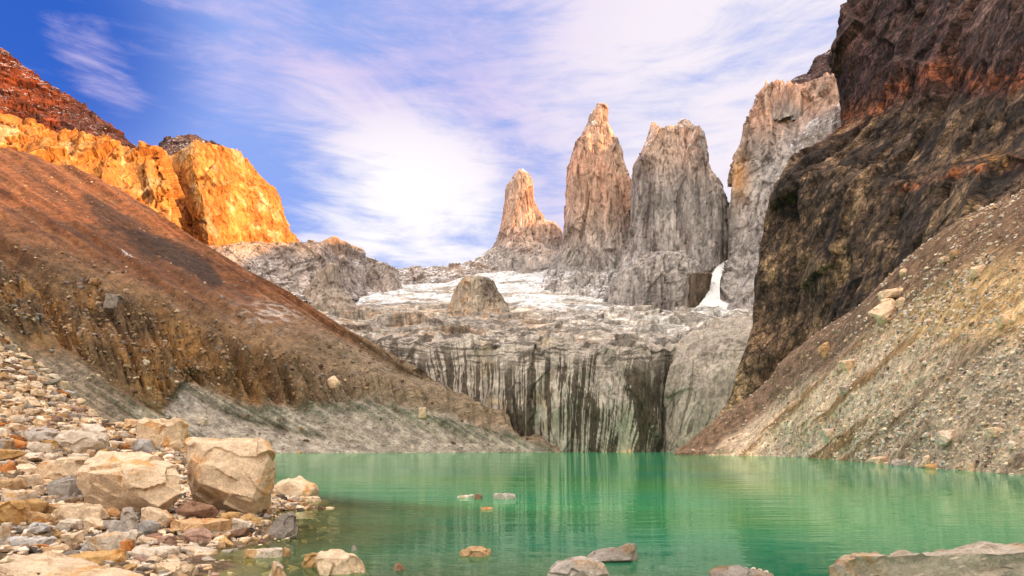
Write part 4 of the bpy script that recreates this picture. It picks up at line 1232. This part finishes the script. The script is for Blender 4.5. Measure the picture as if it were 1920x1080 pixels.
def redcol(P, N, px, py):
    a = fbm(P, 30, 4, 800)
    b = fbm(P, 5, 4, 801, 0.65)
    l_ = fbm(P, 14, 4, 802, 0.6, (3, 3, 1))
    c = lerp((0.075, 0.018, 0.010), (0.26, 0.062, 0.018), np.clip(0.5 + a + 0.6 * l_, 0, 1))
    c = lerp(c, (0.075, 0.034, 0.032), sstep(px + (py - 220) * 0.5 + 60 * a, 100, 150) * 0.8)
    c = lerp(c, (0.06, 0.028, 0.024), sstep(-l_ - 0.5 * b, 0.12, 0.4) * 0.7)
    c = joints(c, P, 14, 806, (1.5, 1.5, 1), 0.6, 0.7, 0.06)
    c = c * (1 + 0.3 * b[..., None])
    return add_snow(c, N, P, 805, px, py, np.ones_like(a) * 0.8, -0.27)


rowsM = [
    [W(-300, 330, 760), W(-60, 300, 800), W(20, 280, 815), W(80, 275, 825), W(140, 300, 835), W(200, 300, 845), W(270, 320, 855)],
    [W(-300, 170, 800), W(-60, 210, 822), W(18, 215, 836), W(75, 225, 846), W(132, 238, 852), W(188, 262, 860), W(256, 280, 866)],
    [W(-300, 60, 840), W(-60, 140, 850), W(16, 165, 858), W(70, 190, 866), W(134, 210, 872), W(178, 240, 878), W(250, 274, 882)],
    [W(-300, -40, 880), W(-60, 80, 875), W(14, 128, 880), W(67, 165, 886), W(140, 194, 890), W(170, 222, 894), W(238, 262, 898)],
    [W(-300, -110, 910), W(-60, 42, 900), W(12, 97, 900), W(66, 143, 904), W(150, 185, 906), W(170, 210, 910), W(232, 256, 912)],
]
o = wall('red_mountain', rowsM, 420, 260, M_orange, 30, 810, redcol, [(1.03, -4, -4), (1.2, -40, -60), (1.4, -80, None)], 1.1, 0.9)
tag(o, 'dark red jagged mountain top at the far left skyline', 'mountain', kind='structure')

# ------------------------------------------------------------------ boulders, each its own object
def midsub(V, Fc):
    E = np.concatenate([Fc[:, [0, 1]], Fc[:, [1, 2]], Fc[:, [2, 0]]])
    Es = np.sort(E, 1)
    key, inv = np.unique(Es, axis=0, return_inverse=True)
    inv = inv.ravel()
    mid = (V[key[:, 0]] + V[key[:, 1]]) / 2
    n = len(V)
    m = len(Fc)
    a, b, c = inv[:m] + n, inv[m:2 * m] + n, inv[2 * m:] + n
    F2 = np.concatenate([np.stack([Fc[:, 0], a, c], 1), np.stack([a, Fc[:, 1], b], 1), np.stack([c, b, Fc[:, 2]], 1), np.stack([a, b, c], 1)])
    return np.concatenate([V, mid]), F2


def relax(V, Fc, it, k=0.5):
    for _ in range(it):
        s = np.zeros_like(V)
        n = np.zeros(len(V))
        for a, b in ((0, 1), (1, 2), (2, 0), (1, 0), (2, 1), (0, 2)):
            np.add.at(s, Fc[:, a], V[Fc[:, b]])
            np.add.at(n, Fc[:, a], 1)
        V = V * (1 - k) + s / n[:, None] * k
    return V


def vnorm(V, Fc):
    fn = np.cross(V[Fc[:, 1]] - V[Fc[:, 0]], V[Fc[:, 2]] - V[Fc[:, 0]])
    n = np.zeros_like(V)
    for a in range(3):
        np.add.at(n, Fc[:, a], fn)
    return n / (np.linalg.norm(n, axis=1)[:, None] + 1e-12)


def fine_rock(pts, seed, edge_px=0.07, rough=1.0, maxsub=5):
    """convex lump -> chipped, slightly rounded boulder; pts in metres"""
    V, Fc = hull_pts(pts)
    size = (V.max(0) - V.min(0))
    sc = float(np.median(size))
    k = 0
    while k < maxsub:
        L = np.linalg.norm(V[Fc[:, 0]] - V[Fc[:, 1]], axis=1)
        if np.percentile(L, 80) < edge_px:
            break
        V, Fc = midsub(V, Fc)
        k += 1
        if k == 2:
            V = relax(V, Fc, 1, 0.12)
    V = relax(V, Fc, 1, 0.4)
    N = vnorm(V, Fc)
    off = np.array((seed * 3.7, seed * 1.3, seed * 7.1))
    fa, fi, fb = facets(V + off, sc * 0.36, seed, tilt=1.1)
    d = sc * (0.055 * fa + 0.040 * fbm(V + off, sc * 0.5, 3, seed + 3) + 0.018 * fbm(V + off, sc * 0.12, 4, seed + 4, 0.6) - 0.014 * sstep(0.10, fb, 0))
    V = V + N * (d * rough)[:, None]
    return V, Fc


def rock_obj(name, V, Fc, mat):
    """mesh with its origin at the middle of its base"""
    c = np.array(((V[:, 0].max() + V[:, 0].min()) / 2, (V[:, 1].max() + V[:, 1].min()) / 2, V[:, 2].min()))
    me = raw_mesh(name, V - c, Fc, None, smooth=True)
    try:
        me.set_sharp_from_angle(angle=R(38))
    except Exception:
        pass
    o = link_obj(name, me, mat)
    o.location = c
    return o


def paint(o, key, f=1.0):
    c = STONE_PAL[key]
    o.color = (c[0] * f, c[1] * f, c[2] * f, 1)


BOXES = []


def hero_custom(pts, Y0, key, seed, label, group=None, f=1.0, rough=1.0):
    P = [W(x, y, Y0 + d) for x, y, d in pts]
    V, Fc = fine_rock(P, seed, 0.05, rough * 0.85)
    o = rock_obj('boulder', V, Fc, M_boulder)
    paint(o, key, f)
    tag(o, label, 'boulder', group)
    xs, ys = [p[0] for p in pts], [p[1] for p in pts]
    BOXES.append((min(xs), max(xs), min(ys), max(ys)))
    return o


def hero(x0, x1, yt, yb, kind, key, seed, label, group=None, water=False, depth=0.85, f=1.0, yaw=None, rough=1.0, name='boulder', bury=0.12):
    rs = np.random.RandomState(seed)
    xc = (x0 + x1) / 2
    if water:
        Y = CH * F / (yb - HY)
        gz_ = 0.0
    else:
        X, Y, gz_ = bank_hit(xc, yb)
        gz_ = max(gz_, 0)
    P = shape_pts(kind, rs)
    a = rs.uniform(-0.5, 0.5) if yaw is None else yaw
    P = np.stack([P[:, 0] * math.cos(a) - P[:, 1] * math.sin(a), P[:, 0] * math.sin(a) + P[:, 1] * math.cos(a), P[:, 2]], 1)
    V0, _ = hull_pts(P)
    lo, hi = V0.min(0), V0.max(0)
    P = (P - lo) / (hi - lo)
    wd = (x1 - x0) / F * Y
    dpth = wd * depth
    Yc = Y + dpth * 0.4
    z0 = CH + (HY - yb) / F * Y
    z1 = CH + (HY - yt) / F * (Yc if kind != 'slab' else Y + dpth * 0.75)
    h = max(z1 - z0, 0.06)
    base_z = z0 - bury * h - (0.35 if water else 0.02)
    P = np.stack([(P[:, 0] - 0.5) * wd * (Yc / Y) + (xc - CX) / F * Yc, Yc + (P[:, 1] - 0.5) * dpth, base_z + P[:, 2] * (z1 - base_z)], 1)
    V, Fc = fine_rock(P, seed, max(0.025, 1.6 * Y / 587 * 1.6), rough)
    o = rock_obj(name, V, Fc, M_boulder)
    paint(o, key, f)
    tag(o, label, 'boulder' if name == 'boulder' else 'stone', group)
    BOXES.append((x0, x1, yt, yb))
    return o


hero_custom([(353, 825, 1.2), (347, 836, 1.0), (384, 829, .35), (417, 827, .8), (483, 825, .5), (502, 833, .7), (505, 855, .35), (523, 888, .9), (515, 913, .8), (503, 927, .5), (470, 946, -.05), (477, 974, .7),
             (380, 885, .0), (378, 907, -.05), (352, 935, 1.3), (347, 885, 1.0), (400, 960, 1.5), (360, 838, 2.6), (480, 834, 2.4), (515, 880, 2.3), (490, 966, 2.0), (370, 966, 2.4)],
            18.3, 'cream', 11, 'tall blocky cream boulder standing upright at the water edge, biggest on the left shore', f=1.0)
hero_custom([(183, 845, 1.6), (267, 847, 1.7), (318, 863, 1.3), (342, 890, .9), (160, 868, .9), (145, 884, .5), (147, 904, .6), (178, 887, .1), (235, 893, -.05), (250, 877, .05), (268, 937, .0), (297, 950, .15),
             (340, 925, .6), (312, 957, .6), (195, 957, .8), (157, 935, .8), (262, 962, .5), (190, 852, 2.6), (320, 872, 2.4), (335, 940, 2.2), (180, 942, 2.4)],
            16.2, 'cream', 12, 'broad faceted cream boulder with dark amber underside, left of the upright boulder', f=1.02)
hero_custom([(1562, 1045, .25), (1553, 1062, .15), (1556, 1100, .3), (1592, 1037, .5), (1605, 1043, .0), (1700, 1040, 0), (1920, 1034, -.1), (2080, 1036, -.1), (2080, 1012, .9), (1920, 1021, .9), (1700, 1033, .7),
             (1560, 1140, .2), (2080, 1140, .1), (1600, 1120, 1.2), (2080, 1120, 1.4)],
            10.0, 'pale', 13, 'long pale slab with amber stains in the bottom right corner of the lake', f=0.72, rough=1.1)
hero_custom([(8, 1064, .0), (28, 1046, .4), (60, 1035, .8), (130, 1040, 1.0), (185, 1054, .6), (245, 1072, .4), (275, 1086, .1), (255, 1150, -.3), (0, 1150, -.4), (60, 1062, 1.2), (205, 1082, 1.1), (30, 1120, 1.2), (230, 1130, 1.0)],
            9.0, 'cream', 14, 'huge smooth cream slab at the bottom left, lowest rock of the bank', f=1.0, rough=0.6)
hero_custom([(478, 1000, .2), (480, 1008, .1), (500, 985, .1), (525, 968, .1), (547, 957, .2), (553, 962, .25), (555, 1008, .3), (552, 990, .0), (530, 1010, -.1), (490, 1012, 0), (548, 960, .6), (500, 990, .9), (550, 1010, 1.0), (485, 1012, .8),
             (478, 1022, .1), (557, 1022, .2), (520, 1022, 1.0)],
            14.6, 'grey', 15, 'grey brown pyramid shaped rock standing in the water beyond the bar stone', f=0.85)
hero_custom([(1100, 1042, .3), (1098, 1048, .2), (1128, 1028, .3), (1180, 1020, .3), (1192, 1019, .5), (1197, 1047, .5), (1182, 1050, .1), (1110, 1052, .1), (1140, 1030, .8), (1190, 1030, .9), (1195, 1064, .5), (1105, 1060, .5)],
            11.3, 'grey', 16, 'grey wedge rock with a bright cut end, lying in the lake behind the two-tone block', f=1.0)
hero_custom([(1026, 1078, .2), (1045, 1054, .4), (1075, 1046, .5), (1083, 1047, .0), (1118, 1046, .5), (1132, 1062, .3), (1142, 1090, .2), (1090, 1068, -.1), (1024, 1110, .1), (1145, 1110, .2), (1050, 1060, 1.0), (1125, 1062, 1.0), (1040, 1110, .9), (1130, 1110, .9)],
            9.7, 'grey', 17, 'two-tone grey and pink block cut by the bottom edge near the middle', f=1.55)
hero_custom([(1328, 1075, .2), (1335, 1066, .4), (1400, 1064, .5), (1440, 1074, .4), (1452, 1080, .3), (1330, 1100, .1), (1455, 1100, .2), (1350, 1066, 1.0), (1440, 1074, 1.0), (1400, 1100, 1.0)],
            9.6, 'grey', 18, 'grey brown flat slab at the bottom edge carrying a row of small pebbles', f=0.95)
HEROES = [
    (33, 113, 797, 834, 'wedge', 'grey', 21, 'grey wedge boulder high on the bank, left of the long flat slab', {'f': 1.35}),
    (104, 202, 808, 850, 'slab', 'pale', 22, 'flat topped pale grey slab with a brown front edge, above the broad boulder', {'f': .9}),
    (69, 156, 858, 906, 'block', 'cream', 23, 'cream flat topped block touching the left end of the broad boulder', {}),
    (96, 152, 894, 938, 'block', 'grey', 24, 'dark grey faceted block tucked under the left end of the broad boulder', {}),
    (154, 197, 793, 825, 'wedge', 'pale', 25, 'pale cracked wedge resting right of the flat topped slab', {}),
    (253, 352, 784, 842, 'slab', 'cream', 26, 'long cream slab lying along the crest behind the upright boulder', {'depth': .6}),
    (254, 292, 824, 852, 'slab', 'blue-grey', 27, 'small bluish grey slab just below the long crest slab', {'f': 1.2}),
    (335, 409, 940, 979, 'round', 'brown', 28, 'rounded purple brown boulder leaning on the foot of the upright boulder', {'f': 1.45}),
    (328, 431, 972, 1004, 'slab', 'tan', 29, 'broken tan slab with a hollow front, below the purple brown boulder', {'f': 1.25}),
    (428, 477, 971, 1002, 'wedge', 'pale', 30, 'pale speckled block at the water edge under the upright boulder', {}),
    (414, 452, 958, 984, 'slab', 'amber', 31, 'narrow amber slab wedged beneath the upright boulder', {}),
    (452, 492, 962, 988, 'block', 'amber', 32, 'small amber rock at the right foot of the upright boulder', {}),
    (513, 595, 893, 936, 'round', 'cream', 33, 'smooth rounded cream boulder in the water right of the upright boulder', {'water': True}),
    (548, 568, 921, 938, 'pyramid', 'pale', 34, 'small pointed stone leaning against the rounded cream boulder', {'water': True, 'name': 'stone'}),
    (512, 535, 926, 940, 'block', 'dark', 35, 'small blackish stone between the upright and rounded cream boulders', {'water': True, 'name': 'stone'}),
    (490, 520, 926, 943, 'block', 'cream', 36, 'low cream stone at the water line behind the amber rock', {'water': True, 'name': 'stone'}),
    (560, 603, 930, 940, 'slab', 'cream', 37, 'very low flat cream rock awash in front of the rounded cream boulder', {'water': True}),
    (458, 530, 1027, 1046, 'slab', 'pale', 38, 'low bar shaped pale stone awash in the brown shallows', {'water': True, 'depth': .35, 'f': 1.1}),
    (529, 546, 1025, 1043, 'block', 'tan', 39, 'small tan stone at the right end of the bar shaped stone', {'water': True, 'name': 'stone'}),
    (493, 553, 1051, 1096, 'pyramid', 'pale', 40, 'pale two faced boulder in the shallows cut by the bottom edge', {'water': True}),
    (566, 609, 1037, 1064, 'round', 'amber', 41, 'small orange tan boulder left of the big rounded light one', {'water': True, 'f': 1.05}),
    (600, 691, 1031, 1077, 'round', 'cream', 42, 'big light rounded boulder alone in the shallows by the orange one', {'water': True}),
    (655, 677, 1022, 1034, 'pyramid', 'grey', 43, 'small grey stone peeking out behind the big light shallow boulder', {'water': True, 'name': 'stone', 'f': 1.2}),
    (733, 762, 1055, 1069, 'round', 'brown', 44, 'small wet brown stone right of the big light shallow boulder', {'water': True, 'name': 'stone', 'f': 1.4}),
    (860, 926, 1025, 1044, 'slab', 'tan', 45, 'low tan rock just breaking the surface in the middle of the lake', {'water': True}),
    (925, 969, 924, 936, 'slab', 'grey', 46, 'flat light grey rock far out in the lake, right of the thin dark stones', {'water': True, 'f': 1.35}),
    (888, 905, 924, 936, 'block', 'brown', 47, 'small dark stone far out in the lake beside the flat light grey rock', {'water': True, 'name': 'stone', 'f': 1.3}),
    (858, 892, 927, 934, 'slab', 'pale', 48, 'thin pale stone barely above the water, farthest left in the lake', {'water': True, 'name': 'stone'}),
    (900, 926, 950, 956, 'slab', 'tan', 49, 'thin tan stone awash nearer than the flat light grey rock', {'water': True, 'name': 'stone'}),
    (-14, 51, 938, 990, 'slab', 'amber', 50, 'thick amber sided slab at the left edge, beside the upright amber block', {'f': 1.15}),
    (8, 62, 918, 950, 'slab', 'pale', 51, 'pale bluish slab lying behind the thick amber sided slab', {}),
    (49, 86, 934, 972, 'block', 'amber', 52, 'leaning amber block right of the thick amber sided slab', {}),
    (53, 92, 956, 990, 'block', 'tan', 53, 'orange tan cubic block in front of the leaning amber block', {'f': 1.1}),
    (108, 196, 941, 986, 'slab', 'cream', 54, 'cream jagged slab with amber right side in front of the broad boulder', {}),
    (72, 116, 944, 968, 'slab', 'tan', 55, 'thin tan slab propped on stones left of the cream jagged slab', {}),
    (194, 226, 951, 975, 'round', 'tan', 56, 'rounded tan cobble right of the cream jagged slab', {'f': 1.1}),
    (225, 266, 949, 1004, 'pyramid', 'grey', 57, 'pointed grey rock standing up in front of the broad boulder', {'f': 1.35}),
    (264, 327, 948, 996, 'wedge', 'cream', 58, 'big white cream wedge between pointed grey rock and purple brown boulder', {}),
    (262, 298, 974, 1006, 'round', 'blue-grey', 59, 'blue grey cut block in front of the white cream wedge', {}),
    (198, 240, 973, 999, 'block', 'grey', 60, 'speckled grey and cream block left of the pointed grey rock', {'f': 1.4}),
    (160, 206, 970, 998, 'wedge', 'cream', 61, 'cream sloping stone in front of the cream jagged slab', {}),
    (172, 252, 994, 1040, 'slab', 'pale', 62, 'thick pale slab with a rusty orange right end', {}),
    (224, 250, 1012, 1041, 'block', 'rust', 63, 'rust orange block under the end of the thick pale slab', {'f': 1.3}),
    (250, 292, 1004, 1031, 'wedge', 'pale', 64, 'pale pointed stone right of the thick pale slab', {}),
    (286, 332, 1002, 1027, 'block', 'pinkish', 65, 'reddish brown stone right of the pale pointed stone', {'f': 1.1}),
    (243, 332, 1022, 1053, 'slab', 'pale', 66, 'pale cracked slab at the water edge below the reddish brown stone', {'f': .95}),
    (340, 396, 989, 1023, 'round', 'pinkish', 67, 'smooth mauve grey boulder at the edge of the water', {'f': 1.25}),
    (344, 402, 1023, 1044, 'wedge', 'pale', 68, 'half sunk pale wedge right of the pale cracked slab', {'water': True}),
    (300, 363, 1053, 1086, 'block', 'cream', 69, 'knobbly cream rock in the shallows at the bottom edge', {'water': True}),
    (378, 402, 1069, 1086, 'pyramid', 'cream', 70, 'small cream stone in the shallows right of the knobbly cream rock', {'water': True, 'name': 'stone'}),
    (-8, 25, 822, 852, 'block', 'grey', 71, 'grey square block at the left edge, beside the orange rust stone', {'f': 1.15}),
    (20, 50, 822, 848, 'round', 'rust', 72, 'orange rust stone right of the grey square block', {'f': 1.25}),
    (78, 108, 824, 844, 'block', 'amber', 73, 'small amber block under the grey wedge boulder', {}),
    (78, 104, 849, 864, 'round', 'pale', 74, 'small white stone behind the cream flat topped block', {'name': 'stone'}),
    (134, 166, 850, 872, 'slab', 'pale', 75, 'pale flat stone between flat topped slab and broad boulder', {'name': 'stone'}),
    (-6, 18, 982, 1022, 'block', 'pale', 76, 'pale rock at the left edge under the thick amber sided slab', {}),
    (18, 94, 1004, 1030, 'slab', 'blue-grey', 77, 'wide bluish pale slab above the huge smooth slab', {'f': 1.5}),
    (47, 90, 980, 1004, 'round', 'blue-grey', 78, 'bluish rounded stone behind the wide bluish pale slab', {'f': 1.4}),
    (108, 152, 974, 997, 'block', 'pale', 79, 'pale stone with a mauve side left of the cream sloping stone', {}),
    (118, 156, 996, 1022, 'block', 'cream', 80, 'cream chunk with a notched base above the thin rusty slab', {}),
    (134, 232, 1030, 1064, 'slab', 'amber', 81, 'thin slab with a rusty edge resting behind the huge smooth slab', {'f': 1.3}),
    (150, 178, 1018, 1038, 'pyramid', 'blue-grey', 82, 'small bluish pointed stone left of the thick pale slab', {'f': 1.5, 'name': 'stone'}),
    (86, 128, 1020, 1044, 'slab', 'cream', 83, 'smooth cream chip lying against the huge smooth slab', {}),
    (38, 80, 888, 915, 'slab', 'cream', 84, 'cream flat stone left of the dark grey faceted block', {}),
    (-10, 46, 898, 924, 'slab', 'tan', 85, 'orange tan rock at the left edge above the pale bluish slab', {}),
    (60, 80, 908, 929, 'block', 'cream', 86, 'small cream cube right of the pale bluish slab', {'name': 'stone'}),
    (110, 154, 930, 948, 'block', 'grey', 87, 'dark grey stone beneath the left end of the broad boulder', {'name': 'stone', 'f': .8}),
]
for x0, x1, yt, yb, kind, key, sd, lab, kw in HEROES:
    hero(x0, x1, yt, yb, kind, key, sd, lab, **kw)
for k, (x, y) in enumerate([(1384, 1066), (1398, 1070), (1412, 1069), (1424, 1072), (1436, 1075)]):
    Yp = 10.15
    o = hero_custom([(x - 6, y, 0), (x + 6, y, 0), (x, y - 7, .05), (x - 5, y - 4, .1), (x + 5, y - 5, .1), (x, y + 1, .12), (x, y - 3, -.04)], Yp, 'dark' if k == 0 else 'pale', 300 + k,
                    ['dark pebble at the left end of the row on the grey brown slab', 'pale pebble, second in the row on the grey brown slab', 'pale pebble in the middle of the row on the grey brown slab',
                     'pale pebble, fourth in the row on the grey brown slab', 'pale pebble at the right end of the row on the grey brown slab'][k], 'pebbles on the grey brown slab')
    o.name = 'pebble'
    o['category'] = 'pebble'

# boulders on the right talus and the left slope
def slope_rock(grid_px, grid_py, G, x0, x1, yt, yb, kind, key, seed, label, f=1.0, depth=0.8, tilt=0.0):
    d = (grid_px - (x0 + x1) / 2) ** 2 + (grid_py - yb) ** 2
    i, j = np.unravel_index(np.argmin(d), d.shape)
    p = G[i, j]
    Y = p[1]
    rs = np.random.RandomState(seed)
    P = shape_pts(kind, rs)
    V0, _ = hull_pts(P)
    P = (P - V0.min(0)) / (V0.max(0) - V0.min(0)) - 0.5
    w_, h_ = (x1 - x0) / F * Y, (yb - yt) / F * Y
    P = P * (w_, w_ * depth, h_ * 1.3)
    if tilt:
        c, s = math.cos(tilt), math.sin(tilt)
        P = np.stack([P[:, 0] * c - P[:, 2] * s, P[:, 1], P[:, 0] * s + P[:, 2] * c], 1)
    P = P + p + (0, w_ * depth * 0.1, h_ * 0.40)
    V, Fc = fine_rock(P, seed, max(w_ / 14, 0.05), 1.0, 4)
    o = rock_obj('boulder', V, Fc, M_slope_rock)
    paint(o, key, f)
    o.color = (o.color[0] * 1.02, o.color[1] * 0.95, o.color[2] * 0.92, 1)
    tag(o, label, 'boulder')


ipx, ipy = proj(I_)
for a in [
    (1580, 1616, 668, 691, 'wedge', 'cream', 401, 'long cream block alone in the middle of the right talus slope', 1.1, .6, .45),
    (1640, 1682, 562, 596, 'block', 'cream', 402, 'big cream boulder below the cliff on the upper right talus, left of its companion', 1.15, .8, .5),
    (1678, 1702, 560, 576, 'round', 'cream', 403, 'smaller cream companion right of the big upper talus boulder', 1.1, .8, .2),
    (1652, 1712, 543, 557, 'slab', 'cream', 404, 'long thin cream slab above the big upper talus boulder', 1.1, .5, .1),
    (1537, 1562, 644, 667, 'slab', 'tan', 405, 'tan tilted slab where the right talus meets the dark cliff', 1.2, .6, .5),
    (1686, 1704, 503, 515, 'round', 'cream', 406, 'cream rock perched on the upper left rim of the right talus', 1.1, .8, 0),
    (1760, 1790, 482, 492, 'slab', 'cream', 407, 'flat pale slab high on the talus below the cliff base', 1.1, .6, 0),
    (1782, 1800, 468, 482, 'round', 'tan', 408, 'tan rounded rock just above the flat pale talus slab', .95, .8, 0),
    (1824, 1846, 498, 518, 'block', 'cream', 409, 'cream block in the ochre soil of the upper right talus', 1.1, .8, .3),
    (1868, 1892, 588, 608, 'block', 'cream', 410, 'pale squarish block at the right edge of the ochre patch', 1.15, .8, .2),
    (1543, 1572, 800, 823, 'wedge', 'pale', 411, 'pale wedge rock with a trail of debris on the lower left talus', 1.1, .8, .4),
    (1578, 1596, 722, 738, 'block', 'grey', 412, 'grey block on the talus below the long cream block', 1.5, .8, .4),
    (1760, 1800, 808, 832, 'block', 'pale', 413, 'large pale boulder low on the talus above the shore rocks', 1.1, .8, .2),
    (1855, 1882, 800, 816, 'block', 'cream', 414, 'cream flat sided rock right of the large pale talus boulder', 1.1, .8, .1),
    (1637, 1676, 856, 873, 'block', 'cream', 415, 'cream shore boulder, leftmost big one at the waterline of the right talus', 1.0, .8, 0),
    (1674, 1718, 860, 878, 'slab', 'grey', 416, 'grey shore slab next to the leftmost cream shore boulder', 1.5, .8, 0),
    (1728, 1752, 854, 874, 'block', 'cream', 417, 'square cream shore boulder right of the grey shore slab', 1.05, .8, 0),
    (1738, 1766, 868, 881, 'round', 'amber', 418, 'amber tinted stone at the waterline below the square shore boulder', 1.15, .8, 0),
    (1888, 1908, 828, 841, 'round', 'pale', 419, 'pale rounded rock near the right edge above a dark hollow', 1.1, .8, .1),
    (1810, 1838, 868, 884, 'block', 'cream', 420, 'cream waterline rock midway between amber stone and right edge', 1.05, .8, 0),
]:
    slope_rock(ipx, ipy, I_, *a)
apx, apy = proj(A)
for a in [
    (612, 638, 707, 733, 'round', 'cream', 441, 'pale round boulder alone on the left slope above the gravel fan', .95, .8, 0),
    (195, 226, 552, 584, 'block', 'grey', 442, 'dark grey boulder cluster rock on the moraine crest of the left slope', .8, .8, 0),
    (124, 141, 610, 624, 'slab', 'tan', 443, 'tan flat rock stuck in the eroded gully wall', 1.0, .8, .3),
    (148, 162, 614, 630, 'slab', 'pinkish', 444, 'pinkish slab right of the tan gully wall rock', 1.0, .8, -.8),
    (266, 279, 674, 686, 'slab', 'pale', 445, 'small pale slab near the foot of the steep gully ribs', .9, .8, -.6),
    (368, 388, 782, 794, 'slab', 'pale', 446, 'pale flat slab lying on the grey gravel fan', .85, .8, -.4),
    (783, 800, 764, 780, 'block', 'cream', 447, 'cream rock at the lower right end of the left slope', .85, .8, 0),
    (168, 186, 520, 534, 'block', 'tan', 448, 'tan block among rubble on the upper moraine of the left slope', .9, .8, 0),
]:
    slope_rock(apx, apy, A, *a)

# individual loose stones of the left bank
PROTO = []
for s in range(16):
    rs = np.random.RandomState(900 + s)
    P = shape_pts(['block', 'slab', 'wedge', 'block', 'block', 'pyramid'][s % 6], rs)
    V0, _ = hull_pts(P)
    P = (P - V0.min(0)) / (V0.max(0) - V0.min(0)) - 0.5
    P *= (1, rs.uniform(.7, .95), rs.uniform(.42, .75))
    V, Fc = fine_rock(P, 900 + s, 0.06, 0.8, 4)
    V = V - (0, 0, V[:, 2].min())
    me = raw_mesh('stone', V, Fc, None, True)
    try:
        me.set_sharp_from_angle(angle=R(38))
    except Exception:
        pass
    me.materials.append(M_stone)
    PROTO.append((me, ['angular', 'flat', 'wedge shaped', 'angular', 'angular', 'pointed'][s % 6]))
rs = np.random.RandomState(77)
placed, tries = [], 0
GROUPS = 'loose stones of the left rubble bank'
while len(placed) < 228 and tries < 30000:
    tries += 1
    px, py = rs.uniform(-12, 480), rs.uniform(655, 1072)
    if py < 625 + 0.60 * px + 20:
        continue
    X, Y, gz_ = bank_hit(px, py)
    if gz_ < 0.03 or Y > 60:
        continue
    szp = rs.uniform(14, 26) if py < 840 else rs.uniform(22, 44)
    if rs.rand() < 0.12:
        szp *= 1.4
    if any(a - szp * .3 < px < b + szp * .3 and c - 2 < py < d + szp * 0.25 for a, b, c, d in BOXES):
        continue
    if any(abs(px - q[0]) < (szp + q[2]) * 0.40 and abs(py - q[1]) < (szp + q[2]) * 0.24 for q in placed):
        continue
    placed.append((px, py, szp, X, Y, gz_))
LANDMARK = [(433, 900, 'upright boulder'), (246, 905, 'broad boulder'), (152, 830, 'flat topped slab'), (73, 815, 'grey wedge boulder'), (302, 812, 'long crest slab'), (112, 880, 'cream flat topped block'),
            (20, 965, 'thick amber sided slab'), (150, 965, 'cream jagged slab'), (212, 1018, 'thick pale slab'), (295, 972, 'white cream wedge'), (56, 1017, 'wide bluish slab'), (370, 960, 'purple brown boulder'),
            (130, 1070, 'huge smooth slab'), (288, 1038, 'pale cracked slab'), (35, 835, 'orange rust stone'), (368, 1005, 'mauve grey boulder')]
labs = {}
recs = []
for px, py, szp, X, Y, gz_ in placed:
    k = rs.randint(len(PROTO))
    key = ['cream', 'pale', 'tan', 'grey', 'amber', 'rust', 'brown', 'pinkish', 'blue-grey'][rs.choice(9, p=[.36, .28, .14, .10, .03, .02, .02, .03, .02])]
    dd = [((px - a) / 1.0) ** 2 + ((py - b) * 1.4) ** 2 for a, b, _ in LANDMARK]
    i = int(np.argmin(dd))
    dx, dy = px - LANDMARK[i][0], (py - LANDMARK[i][1])
    if dd[i] > 130 ** 2:
        where = 'high on the rubble bank' if py < 800 else 'low on the rubble bank'
    elif abs(dx) > abs(dy) * 1.3:
        where = ('left of the ' if dx < 0 else 'right of the ') + LANDMARK[i][2]
    else:
        where = ('behind the ' if dy < 0 else 'in front of the ') + LANDMARK[i][2]
    sz = 'tiny' if szp < 17 else 'small' if szp < 24 else 'medium' if szp < 32 else 'large'
    recs.append((px, py, szp, X, Y, gz_, k, key, f'{sz} {key} {PROTO[k][1]} stone in loose rubble {where}'))
for px, py, szp, X, Y, gz_, k, key, lab in recs:
    o = bpy.data.objects.new('stone', PROTO[k][0])
    COL.objects.link(o)
    s = szp / F * Y
    o.scale = (s * rs.uniform(.9, 1.25), s * rs.uniform(.85, 1.2), s * rs.uniform(.8, 1.2))
    o.rotation_euler = (rs.normal(0, .16), rs.normal(0, .16), rs.uniform(0, 6.28))
    o.location = (X, Y + s * 0.3, gz_ - 0.10 * s)
    paint(o, key, rs.uniform(.9, 1.12))
    tag(o, lab, 'stone', GROUPS)

# the uncountable small rubble of the left bank and the stones under the shallow water
rs = np.random.RandomState(78)
N0 = 60000
Yr = 7 + 58 * rs.rand(N0) ** 0.8
Xr = (rs.uniform(-60, 620, N0) - CX) / F * Yr
gr = ground_h(Xr, Yr)
cyr = np.interp(Xr, CREST_X, CREST_Y)
ok = (gr > -0.5) & (Yr < cyr + 4) & ((gr > -0.02) | (rs.rand(N0) < 0.25))
pos = np.stack([Xr, Yr, gr], -1)[ok][:10500]
sz = (0.13 + 0.42 * rs.rand(len(pos)) ** 3.0) * np.clip(pos[:, 1] / 30, 0.62, 1.35)
cS = stone_cols(len(pos), rs, {'cream': 7, 'pale': 5, 'tan': 4, 'grey': 2.4, 'amber': .7, 'rust': .4, 'brown': 1.6, 'pinkish': 1.0, 'dark': .8})
scatter_mesh('rubble', pos + (0, 0, 0.04), sz, cS, M_rubble, 79, label='small mixed cream and brown rubble filling the left bank between boulders', cat='rubble')
